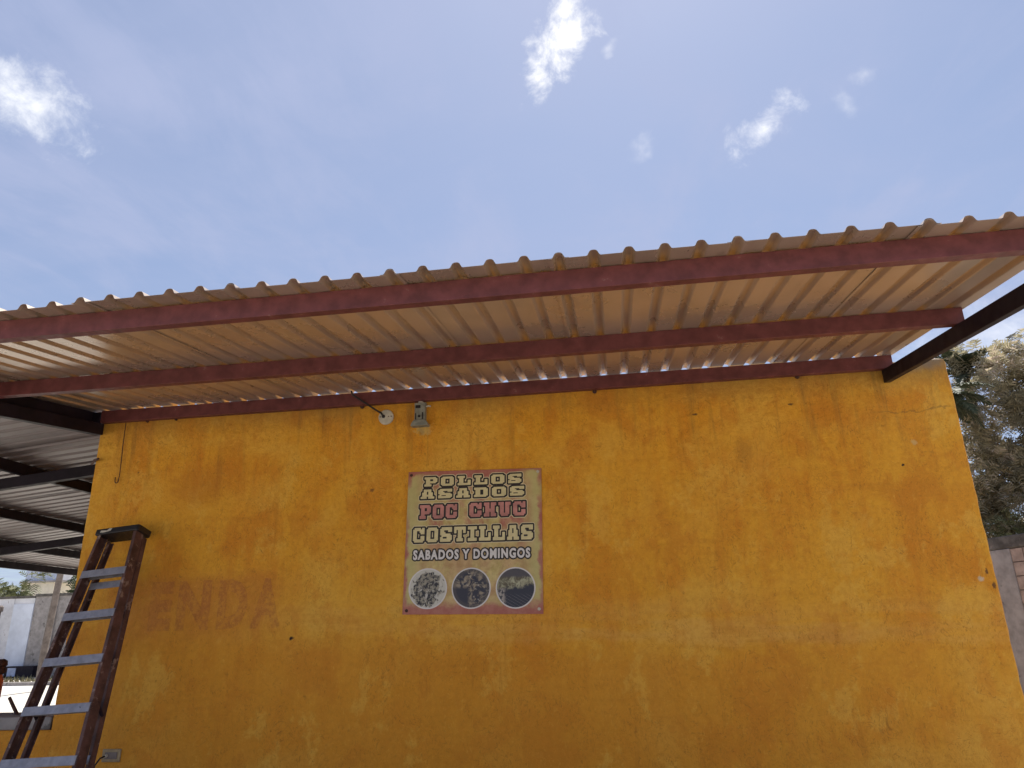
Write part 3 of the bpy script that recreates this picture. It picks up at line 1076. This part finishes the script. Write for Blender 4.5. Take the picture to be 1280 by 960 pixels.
for kq, u in enumerate((0.178, 0.492, 0.808)):
    cx_, cz2 = uv(u, 0.828)
    Mr = Matrix.Rotation(R(90), 4, 'X')
    mb = MB(); mb.lathe([(0.140, 0.0), (0.1395, 0.0018)], 40, Mr)
    link('photo_rim', mb.mesh('photo_rim', [M_WHITEINK]), sign, loc=(cx_, 0, cz2))
    mb = MB(); mb.lathe([(0.131, 0.0018), (0.1305, 0.003)], 40, Mr)
    link('food_photo', mb.mesh('food_photo', [photo_mat('food_photo_print', kq)]), sign, loc=(cx_, 0, cz2))
for u, v in ((0.022, 0.025), (0.975, 0.025), (0.03, 0.975), (0.972, 0.968)):
    x, z = uv(u, v)
    mb = MB(); mb.lathe([(0.011, 0.0), (0.011, 0.003), (0.006, 0.006)], 12, Matrix.Translation((x, 0, z)) @ Matrix.Rotation(R(90), 4, 'X'))
    build(mb, 'screw', M_WHITEP if u > 0.5 else M_RUST, sign)

# ------------------------------------------------------------------ fittings on the wall
cov = thing('round_cover_plate', 'round off-white junction box cover on the wall below the purlin', 'cover plate', (-1.698, 0, 3.222))
Mr = Matrix.Rotation(R(90), 4, 'X')
mb = MB(); mb.lathe([(0.060, 0.0), (0.060, 0.008), (0.056, 0.013), (0.030, 0.016)], 32, Mr)
build(mb, 'plate', M_WHITEP, cov, smooth=False)
mb = MB(); mb.lathe([(0.013, 0.0158), (0.013, 0.022), (0.009, 0.025)], 12, Matrix.Translation((-0.018, 0, 0.004)) @ Mr)
build(mb, 'cable_gland', M_BLACK, cov)
for dx in (0.022, 0.044, -0.044):
    mb = MB(); mb.lathe([(0.005, 0.0125), (0.005, 0.017)], 8, Matrix.Translation((dx, 0, 0.002)) @ Mr)
    build(mb, 'screw', M_RUST, cov)
mb = MB()
mb.tube([(-1.945, -0.12, roof_z(-0.12) + 0.002), (-1.935, -0.118, 3.385), (-1.86, -0.085, 3.335), (-1.775, -0.045, 3.277), (-1.735, -0.020, 3.254), (-1.716, -0.018, 3.226)], 0.007, 8)
o = build(mb, 'electric_cable', M_BLACK, None, smooth=True)
o['label'] = 'short black cable running from the purlin down to the round cover plate'; o['category'] = 'cable'

brk = thing('lamp_bracket', 'grey tin wall lamp holder with dark slots and flared base', 'lamp holder', (-1.420, 0, 3.225))
def lathe_x(prof_pts, y0, y1):
    mb = MB()
    mb.prism(prof_pts, 'y', y0, y1)
    return mb
body = [(-0.045, -0.055), (0.042, -0.055), (0.040, 0.06), (0.046, 0.085), (-0.046, 0.085), (-0.042, 0.05)]
build(lathe_x(body, -0.045, 0.002), 'box', M_GREY, brk, bevel=0.006)
mb = MB()
fl = [(-0.070, -0.102), (0.068, -0.102), (0.064, -0.082), (0.044, -0.055), (-0.045, -0.055), (-0.062, -0.078)]
mb.prism(fl, 'y', -0.062, 0.002)
build(mb, 'flared_base', M_GREY, brk, bevel=0.006)
for (xa, za, xb, zb) in ((-0.034, 0.040, 0.004, 0.064), (-0.036, -0.05, -0.028, 0.0), (0.016, -0.05, 0.026, 0.005)):
    mb = MB(); mb.box((xa, -0.048, za), (xb, -0.0455, zb)); build(mb, 'slot', M_BLACK, brk)
mb = MB(); mb.lathe([(0.010, 0.044), (0.010, 0.050)], 10, Matrix.Translation((-0.005, 0, -0.025)) @ Mr); build(mb, 'screw_hole', M_BLACK, brk)
mb = MB(); mb.lathe([(0.022, 0), (0.022, 0.02), (0.017, 0.026)], 14, Matrix.Translation((0.0, -0.02, 0.085))); build(mb, 'conduit_collar', M_WHITEP, brk)
mb = MB(); mb.tube([(0.036, -0.02, 0.055), (0.06, -0.018, 0.062), (0.075, -0.012, 0.058)], 0.007, 6); build(mb, 'side_lug', M_WHITEP, brk)
mb = MB(); mb.lathe([(0.009, 0.0), (0.009, 0.03)], 8, Matrix.Translation((0.055, -0.02, -0.092)) @ Mr); build(mb, 'wing_screw', M_WHITEP, brk)

hk = [(-3.856, -0.055, 3.305), (-3.861, -0.045, 3.15), (-3.864, -0.03, 2.99), (-3.868, -0.02, 2.88), (-3.872, -0.02, 2.845)]
for k in range(7):
    a = math.pi * k / 6
    hk.append((-3.886 + 0.014 * math.cos(a), -0.02, 2.840 - 0.018 * math.sin(a)))
hk.append((-3.901, -0.02, 2.87))
mb = MB(); mb.tube(hk, 0.0035, 6)
o = build(mb, 'wire_hook', M_RUST, None, smooth=True)
o['label'] = 'thin rusty wire with hooked end hanging at the wall\'s top left corner'; o['category'] = 'wire'

mb = MB(); mb.tube([(-4.20, 0.07, 3.012), (-4.10, -0.03, 3.016), (-4.045, -0.06, 3.018)], 0.010, 7)
o = build(mb, 'rebar_stub', M_RUST, bld)

out = thing('power_outlet', 'small grey surface power outlet on the wall beside the ladder', 'power outlet', (-3.607, 0, 0.882))
mb = MB(); mb.box((-0.070, -0.012, -0.042), (0.070, 0.0, 0.042)); build(mb, 'cover', simple('outlet_plate', (0.33, 0.25, 0.14), 0.6, 0, 0.2, 25), out, bevel=0.006)
mb = MB(); mb.box((-0.045, -0.017, -0.022), (0.048, -0.0125, 0.022)); build(mb, 'socket', simple('outlet_socket', (0.16, 0.13, 0.12), 0.5, 0, 0.2, 25), out, bevel=0.003)
mb = MB(); mb.lathe([(0.011, 0.016), (0.009, 0.035)], 10, Matrix.Translation((-0.030, 0, 0.0)) @ Mr); build(mb, 'plug', M_WHITEP, out)
mb = MB(); mb.tube([(-3.637, -0.035, 0.882), (-3.652, -0.06, 0.872), (-3.675, -0.075, 0.83), (-3.69, -0.08, 0.76), (-3.70, -0.08, 0.6), (-3.70, -0.08, 0.01)], 0.006, 8)
o = build(mb, 'power_cord', M_BLACK, None, smooth=True)
o.parent = out; o.matrix_parent_inverse = Matrix.Translation((3.607, 0, -0.882))

# ------------------------------------------------------------------ low parapet left of the building
par = thing('parapet_wall', 'low yellow parapet with grey cement cap joining the building\'s left corner', 'low wall', (0, 0, 0))
M_PARA = M_WALL
mb = MB(); mb.box((-9.0, 0.02, 0.0), (-4.124, 0.14, 1.045)); build(mb, 'wall', M_PARA, par)
mb = MB(); mb.box((-9.0, 0.0, 1.048), (-4.124, 0.40, 1.135)); build(mb, 'cap', M_CONC, par, bevel=0.012)
# things on it
mb = MB(); mb.tube([(-4.565, 0.2, 1.13), (-4.60, 0.2, 1.17), (-4.665, 0.2, 1.255)], [0.012, 0.013, 0.012], 8)
o = build(mb, 'steel_rod', M_RUST); o['label'] = 'short rusty rod slanting up from the low yellow parapet'; o['category'] = 'rod'
hp = thing('orange_post', 'faded orange post with dark brown head behind the parapet at the left edge', 'post', (-5.29, 0.75, 0))
mb = MB(); mb.lathe([(0.055, 0.0), (0.05, 1.36), (0.035, 1.40)], 14); build(mb, 'shaft', M_ORANGE, hp)
mb = MB(); mb.lathe([(0.035, 1.40), (0.06, 1.42), (0.062, 1.445), (0.045, 1.46), (0.06, 1.475), (0.055, 1.51), (0.03, 1.525)], 12); build(mb, 'head', M_RUST, hp)

# ------------------------------------------------------------------ far yard wall and what stands beyond
fen = thing('yard_wall', 'long pale rendered yard wall across the lot beyond the carport', 'wall', (0, 22, 0))
zb, zt = 0.57, 3.52
def fbox(x0, x1, y0, y1, z0, z1, name, mat, **kw):
    mb = MB(); mb.box((x0, y0, z0), (x1, y1, z1)); return build(mb, name, mat, fen, **kw)
fbox(-34, -24.05, 0.0, 0.2, zb, zt, 'panel', M_PALE)
fbox(-24.03, -23.15, -0.03, 0.2, zb, zt - 0.22, 'panel', simple('bluish_limewash', (0.60, 0.64, 0.72), 0.9, 0, 0.1, 2, 0.2))
fbox(-24.03, -23.15, 0.0, 0.2, zt - 0.217, zt, 'panel', M_PALE)
fbox(-23.13, -14.0, 0.0, 0.2, zb, zt + 0.05, 'panel', M_CONC)
fbox(-34, -23.14, -0.04, 0.24, zt + 0.003, zt + 0.09, 'coping', M_DCONC)
fbox(-23.135, -14.0, -0.04, 0.24, zt + 0.053, zt + 0.15, 'coping', M_DCONC)
fbox(-22.35, -22.1, -0.08, -0.003, zb, zt + 0.05, 'pier', M_CONC)
fp = thing('fence_pipe', 'thin grey pipe standing in front of the pale yard wall', 'pipe', (-24.42, 21.6, 0.57))
mb = MB(); mb.tube([(0, 0, 0), (0.12, 0, 2.45)], 0.075, 10); build(mb, 'pipe', M_POLE, fp)
mb = MB(); mb.lathe([(0.12, 2.45), (0.13, 2.5), (0.13, 2.62), (0.07, 2.68)], 10, Matrix.Translation((0.12, 0, 0))); build(mb, 'cap', M_POLE, fp)
mb = MB()
mb.tube([(-17.42, 16, 0.3), (-17.43, 16, 1.6), (-17.33, 16, 3.9)], [0.105, 0.10, 0.09], 10)
o = build(mb, 'timber_post', M_POLE); o['label'] = 'grey weathered timber post in front of the yard wall, near the ladder'; o['category'] = 'post'
bx = thing('meter_box', 'dark low box with pale blue door at the foot of the yard wall', 'box', (-23.1, 21.6, 0.57))
mb = MB(); mb.box((-0.35, -0.15, 0), (0.85, 0.2, 0.42)); build(mb, 'body', M_DARK, bx)
mb = MB(); mb.box((-0.20, -0.18, 0.06), (0.14, -0.152, 0.36)); build(mb, 'door', M_BLUEB, bx)
# tank house far behind
th = thing('tank_house', 'pale block house with bluish upper storey above the yard wall', 'building', (-33.5, 34, 0.59))
mb = MB(); mb.box((-0.9, 0, 0), (1.15, 3, 4.62)); build(mb, 'lower_wall', M_CREAM, th)
mb = MB(); mb.box((-0.95, -0.15, 4.623), (1.75, 3.1, 4.72)); build(mb, 'slab', M_CONC, th)
mb = MB(); mb.box((-0.75, 0.0, 4.723), (1.35, 3, 6.4)); build(mb, 'upper_wall', M_BLUEB, th)
mb = MB(); mb.box((1.353, 0.0, 4.723), (1.5, 3, 6.4)); build(mb, 'corner_strip', M_PALE, th)
mb = MB(); mb.box((-1.3, -0.01, 0), (1.3, 3, 4.4)); 
wh = thing('white_shed', 'small white shed seen past the timber post behind the ladder', 'shed', (-20.2, 26, 0.59))
mb = MB(); mb.box((-0.75, 0, 0), (0.8, 2.5, 3.42)); build(mb, 'wall', M_PALE, wh)
mb = MB(); mb.box((-0.8, -0.1, 3.423), (0.85, 2.6, 3.5)); build(mb, 'roof', M_DCONC, wh)

# strip of weeds and dust kerb at the foot of the yard wall
mk = simple('dry_weeds', (0.17, 0.15, 0.08), 0.95, 0, 0.4, 3)
mb = MB()
rw = random.Random(5)
for k in range(2600):
    x = rw.uniform(-32, -14); y = rw.uniform(18.6, 21.5)
    h = rw.uniform(0.04, 0.16); a = rw.uniform(0, math.pi); w = rw.uniform(0.02, 0.05)
    z = gh(y)
    dx, dy = math.cos(a) * w, math.sin(a) * w
    lx, ly = rw.uniform(-.06, .06), rw.uniform(-.06, .06)
    mb.add([(x - dx, y - dy, z), (x + dx, y + dy, z), (x + lx, y + ly, z + h)], [(0, 1, 2)])
build(mb, 'grass', mk, kind='stuff')
mb = MB(); mb.box((-34, 18.0, 0.3), (-14, 18.25, gh(18.2) + 0.10)); build(mb, 'kerb', M_CONC, kind='structure')

# ------------------------------------------------------------------ block wall on the right
bw = thing('block_wall', 'pinkish concrete block boundary wall with dark cap on the right', 'block wall', (5.70, 6.65, 0))
ang = math.atan2(0.918, -0.397)
bw.rotation_euler = (0, 0, ang)       # local +x runs away to the left-back; local +y ... faces
# find which local y faces the camera
toC = Vector((CAM_POS.x - 5.70, CAM_POS.y - 6.65))
ny = Vector((-math.sin(ang), math.cos(ang)))
SG = 1 if ny.dot(toC) > 0 else -1
def wb(x0, x1, f0, f1, z0, z1, name, mat, **kw):
    """f = distance in front of the wall face (towards the camera)"""
    ya, yb = sorted((SG * f0, SG * f1))
    mb = MB(); mb.box((x0, ya, z0), (x1, yb, z1)); return build(mb, name, mat, bw, **kw)
wb(-3.6, -0.002, -0.16, -0.012, 0.0, 2.645, 'mortar', M_MORTAR)
wb(0.0, 0.30, -0.17, 0.012, 0.0, 2.645, 'column', M_CONC, bevel=0.01)
wb(0.302, 3.0, -0.16, 0.0, 0.0, 2.645, 'mortar', M_CONC)
wb(-3.6, 3.0, -0.18, 0.016, 2.648, 2.83, 'cap_beam', M_DCONC, bevel=0.015)
rb = random.Random(9)
meshes = []
for v in range(5):
    mb = MB()
    j = lambda: rb.uniform(-0.004, 0.004)
    x0, x1, z0, z1 = 0.006 + j(), 0.388 + j(), 0.006 + j(), 0.186 + j()
    f = 0.002 + rb.uniform(-0.004, 0.004)
    ya, yb = sorted((SG * f, SG * -0.10))
    mb.box((x0, ya, z0), (x1, yb, z1))
    me = mb.mesh('block', [M_BLOCK]); meshes.append(me)
rowh = 2.645 / 13.5
for r_ in range(14):
    z = r_ * 0.196 - 0.10
    x = -0.395 - (0.2 if r_ % 2 else 0.0)
    first = r_ % 2
    if first:
        mb = MB(); ya, yb = sorted((SG * 0.001, SG * -0.10)); mb.box((-0.194, ya, 0.006), (-0.006, yb, 0.186))
        link('block', mb.mesh('block', [M_BLOCK]), bw, loc=(0, 0, max(0, z)))
    for c_ in range(7):
        xx = x - c_ * 0.394
        if xx < -3.4: break
        link('block', rb.choice(meshes), bw, loc=(xx, 0, max(0.0, z)))

# ------------------------------------------------------------------ trees
def leaf_mat(name, stops, trans=0.25):
    m, n, b = new_mat(name)
    rnd_ = n.new('ShaderNodeNewGeometry').outputs['Random Per Island']
    cl = n.noise(n.obj(), 1.6, 4, 0.6)
    f = n.math('ADD', n.math('MULTIPLY', rnd_, 0.6), n.math('MULTIPLY', n.ss(cl, 0.35, 0.65), 0.4))
    n.put(b.inputs['Base Color'], n.ramp(f, stops))
    b.inputs['Roughness'].default_value = 0.6
    b.inputs['Specular IOR Level'].default_value = 0.3
    tr = n.new('ShaderNodeBsdfTranslucent')
    n.lk.new(b.inputs['Base Color'].links[0].from_socket, tr.inputs[0])
    mx = n.new('ShaderNodeMixShader')
    mx.inputs[0].default_value = trans
    n.lk.new(b.outputs[0], mx.inputs[1]); n.lk.new(tr.outputs[0], mx.inputs[2])
    n.lk.new(mx.outputs[0], m.node_tree.nodes['Material Output'].inputs[0])
    return m


M_DRY = leaf_mat('drab_feathery_leaves', [(0.0, (0.14, 0.12, 0.075)), (0.35, (0.29, 0.26, 0.16)), (0.6, (0.42, 0.37, 0.24)), (0.85, (0.52, 0.43, 0.34)), (1.0, (0.55, 0.45, 0.40))], 0.45)
M_GREEN = leaf_mat('dark_green_leaves', [(0.0, (0.015, 0.025, 0.010)), (0.5, (0.045, 0.065, 0.025)), (1.0, (0.10, 0.12, 0.05))])
M_PGREEN = leaf_mat('pale_green_leaves', [(0.0, (0.06, 0.075, 0.03)), (0.5, (0.13, 0.14, 0.06)), (1.0, (0.24, 0.24, 0.12))])
M_PALM = leaf_mat('palm_leaflets', [(0.0, (0.022, 0.032, 0.018)), (0.6, (0.055, 0.068, 0.034)), (1.0, (0.13, 0.14, 0.08))], 0.15)


def rand_unit(r):
    while True:
        v = Vector((r.uniform(-1, 1), r.uniform(-1, 1), r.uniform(-1, 1)))
        if 0.05 < v.length < 1:
            return v.normalized()


def spray(mb, c_, d, L, r, npair, lw, ll):
    """compound leaf: a drooping midrib with pairs of narrow leaflets, one island each"""
    side = d.cross(Vector((0, 0, 1)))
    if side.length < 0.1: side = Vector((1, 0, 0))
    side.normalize()
    side = (Matrix.Rotation(r.uniform(-1.0, 1.0), 3, d) @ side)
    for i in range(npair):
        t = (i + 0.5) / npair
        p = c_ + d * (L * t) + Vector((0, 0, -0.35 * L * t * t))
        l_ = ll * (0.6 + 0.8 * math.sin(math.pi * min(0.95, t + 0.1)))
        for sgn in (-1, 1):
            e = (side * sgn + d * 0.55 + Vector((0, 0, r.uniform(-0.35, 0.1)))).normalized()
            w = d * lw
            mb.add([p - w, p + w, p + e * l_ + w * 0.4, p + e * l_ - w * 0.4], [(0, 1, 2, 3)])


def crown_of(name, mats, clumps, per, parent, seed, L=0.22, npair=5, lw=0.008, ll=0.05):
    r = random.Random(seed)
    mb = MB()
    for (cx0, cy0, cz0, rad) in clumps:
        cc = Vector((cx0, cy0, cz0))
        for k in range(int(per * rad * rad / 0.09)):
            v = rand_unit(r)
            rr = rad * (r.random() ** 0.45)
            p = cc + Vector((v.x, v.y, v.z * 0.75)) * rr
            d = (v + rand_unit(r) * 0.9 + Vector((0, 0, -0.15))).normalized()
            spray(mb, p, d, L * r.uniform(0.7, 1.3), r, npair, lw, ll)
    return build(mb, name, mats, parent)


def branch_tree(parent, base, tips, r0, mat, fork_at=0.55, seed=1):
    r = random.Random(seed)
    mb = MB()
    base = Vector(base)
    fork = Vector(tips[0]) * 0 + base + (sum((Vector(t) for t in tips), Vector()) / len(tips) - base) * fork_at
    fork.x = base.x + (fork.x - base.x) * 0.5
    mb.tube([base, base.lerp(fork, 0.5) + Vector((0.05, 0, 0)), fork], [r0, r0 * 0.8, r0 * 0.62], 10)
    build(mb, 'trunk', mat, parent)
    for t in tips:
        t = Vector(t)
        mb = MB()
        a = fork.lerp(t, 0.35) + Vector((r.uniform(-.15, .15), r.uniform(-.15, .15), r.uniform(-.1, .1)))
        b_ = fork.lerp(t, 0.7) + Vector((r.uniform(-.15, .15), r.uniform(-.15, .15), r.uniform(-.1, .1)))
        mb.tube([fork, a, b_, t], [r0 * 0.42, r0 * 0.3, r0 * 0.2, r0 * 0.07], 7)
        for q in range(5):
            s0 = a.lerp(t, r.uniform(0.1, 0.9))
            e = s0 + (t - fork).normalized() * 0.35 + rand_unit(r) * 0.5
            mb.tube([s0, s0.lerp(e, 0.5) + rand_unit(r) * 0.05, e], [r0 * 0.11, r0 * 0.08, r0 * 0.03], 5)
        build(mb, 'limb', mat, parent)


# big drab tamarind-like tree behind the block wall
T1 = thing('feathery_tree', 'large drab olive tree with dry feathery leaves behind the block wall', 'tree', (0, 0, 0))
r = random.Random(21)
clumps = []
for x, z, rad in ((7.15, 6.15, .24), (7.3, 6.05, .34), (7.7, 5.8, .36), (8.1, 5.9, .4), (8.5, 5.75, .4), (7.45, 5.5, .36), (7.85, 5.35, .42), (8.3, 5.2, .45),
                  (7.3, 4.35, .42), (6.95, 4.1, .36), (7.6, 4.75, .42), (7.0, 4.45, .25), (7.7, 4.25, .42), (8.1, 4.6, .45), (6.75, 3.85, .3), (7.1, 3.6, .3), (7.5, 3.75, .36),
                  (8.5, 4.1, .45), (8.2, 3.7, .4), (6.85, 3.3, .2), (8.9, 5.0, .5), (8.9, 4.0, .5), (6.6, 4.3, .22), (9.3, 5.4, .5), (6.6, 5.15, .22), (7.2, 5.1, .36), (6.85, 4.75, .3), (7.9, 3.3, .4), (7.3, 3.15, .3), (8.4, 3.2, .4), (6.55, 3.6, .25), (9.2, 4.4, .5), (6.45, 4.0, .28), (6.4, 3.5, .3), (6.5, 3.1, .3), (6.75, 2.95, .3)):
    clumps.append((x, 8.6 + r.uniform(-0.5, 0.5), z, rad))
for k in range(46):
    clumps.append((r.uniform(6.45, 8.8), 8.4 + r.uniform(-.5, .5), r.uniform(5.7, 6.45) if k % 2 else r.uniform(3.0, 5.8), r.uniform(.10, .19)))
clumps += [(6.35, 8.3, 3.6, .28), (6.3, 8.2, 4.1, .26), (6.35, 8.3, 4.6, .26), (6.55, 8.4, 4.8, .22), (6.3, 8.3, 3.2, .3)]
crown_of('crown', [M_DRY], clumps, 95, T1, 31, 0.24, 5, 0.014, 0.075)
branch_tree(T1, (8.7, 8.7, 0.2), [(7.0, 8.5, 3.9), (7.2, 8.6, 5.6), (7.9, 8.7, 5.7), (8.7, 8.9, 5.4), (9.3, 8.4, 5.0), (6.9, 8.3, 4.4)], 0.17, M_BARK, 0.5, 4)
# low green shrub below it
T2 = thing('green_bush', 'fresh green bush rising behind the block wall beside the building', 'bush', (0, 0, 0))
crown_of('crown', [M_PGREEN], [(6.45, 7.9, 2.95, .3), (6.2, 7.8, 2.7, .35), (6.6, 8.0, 2.75, .35), (6.35, 7.9, 3.25, .2), (6.95, 8.0, 2.7, .3)], 60, T2, 17, 0.16, 4, 0.012, 0.06)
mb = MB(); mb.tube([(6.4, 7.9, 0.2), (6.38, 7.9, 1.6), (6.4, 7.9, 2.9)], [0.05, 0.04, 0.015], 7); build(mb, 'trunk', M_BARK, T2)


def palm(label, base, crown, nfr, flen, seed, els, azs=None):
    r = random.Random(seed)
    t = thing('palm_tree', label, 'palm', (0, 0, 0), 'palms behind the building corner')
    base, crown = Vector(base), Vector(crown)
    mb = MB()
    mb.tube([base, base.lerp(crown, 0.5) + Vector((0.06, 0, 0)), crown], [0.12, 0.10, 0.085], 10)
    build(mb, 'trunk', M_BARK, t)
    for k in range(nfr):
        az_ = (2 * math.pi * k / nfr + r.uniform(-.2, .2)) if azs is None else R(azs[k])
        el = R(els[k % len(els)] + r.uniform(-8, 8))
        d = Vector((math.cos(az_) * math.cos(el), math.sin(az_) * math.cos(el), math.sin(el)))
        L = flen * r.uniform(0.85, 1.12)
        pts = []
        p = crown.copy()
        ns = 14
        for i in range(ns + 1):
            pts.append(p.copy())
            d = (d + Vector((0, 0, -0.075))).normalized()
            p = p + d * (L / ns)
        mb = MB()
        mb.tube(pts, [0.022 * (1 - 0.85 * i / ns) + 0.003 for i in range(ns + 1)], 5)
        for i in range(2, ns * 3):
            f = i / (ns * 3) * ns
            i0 = min(ns - 1, int(f)); q = pts[i0].lerp(pts[i0 + 1], f - i0)
            tg = (pts[i0 + 1] - pts[i0]).normalized()
            sd = tg.cross(Vector((0, 0, 1))).normalized()
            upv = sd.cross(tg)
            ll = flen * 0.30 * math.sin(math.pi * min(0.97, 0.12 + 0.86 * f / ns))
            for sgn in (-1, 1):
                e = (sd * sgn + tg * 0.75 + upv * r.uniform(-0.15, 0.35)).normalized()
                tip = q + e * ll + Vector((0, 0, -0.18 * ll))
                w = tg * 0.016
                md = q + e * ll * 0.55
                mb.add([q - w, q + w, md + w * 1.1, tip, md - w * 1.1], [(0, 1, 2, 4), (4, 2, 3)])
        build(mb, 'frond', M_PALM, t)
    return t


palm('dark palm with spread fronds showing between the building and the olive tree', (5.80, 7.9, 0.2), (5.86, 7.9, 5.42), 17, 0.80, 3, (10, -15, 30, 0, -35, -50))
palm('slim palm with upright spiky fronds behind the building\'s top right corner', (6.80, 8.9, 0.2), (6.74, 8.9, 6.02), 12, 0.80, 8, (60, 35, 75, 15, 50))

# trees beyond the yard wall on the left
T3 = thing('pale_tree', 'pale green tree beyond the yard wall at the left edge', 'tree', (0, 0, 0))
r = random.Random(2)
crown_of('crown', [M_PGREEN], [(-31.2 + r.uniform(-1.2, 1.4), 29 + r.uniform(-.6, .6), 4.1 + r.uniform(-.7, .7), r.uniform(.4, .7)) for _ in range(9)] + [(-29.4, 29, 4.9, .4), (-29.1, 29, 5.3, .25)], 14, T3, 12, 0.42, 5, 0.03, 0.15)
mb = MB(); mb.tube([(-31, 29, 0.5), (-30.9, 29, 2.5), (-30.6, 29, 4.2)], [0.2, 0.16, 0.08], 8); build(mb, 'trunk', M_BARK, T3)
T4 = thing('dark_tree', 'dark green tree beyond the yard wall behind the timber post', 'tree', (0, 0, 0))
crown_of('crown', [M_GREEN], [(-24.0 + r.uniform(-1.9, 2.6), 27.5 + r.uniform(-.8, .8), 4.3 + r.uniform(-1.1, .85), r.uniform(.5, .8)) for _ in range(18)], 16, T4, 13, 0.42, 5, 0.035, 0.16)
mb = MB(); mb.tube([(-24, 27.5, 0.5), (-23.9, 27.5, 2.5), (-23.8, 27.5, 4.2)], [0.22, 0.17, 0.08], 8); build(mb, 'trunk', M_BARK, T4)
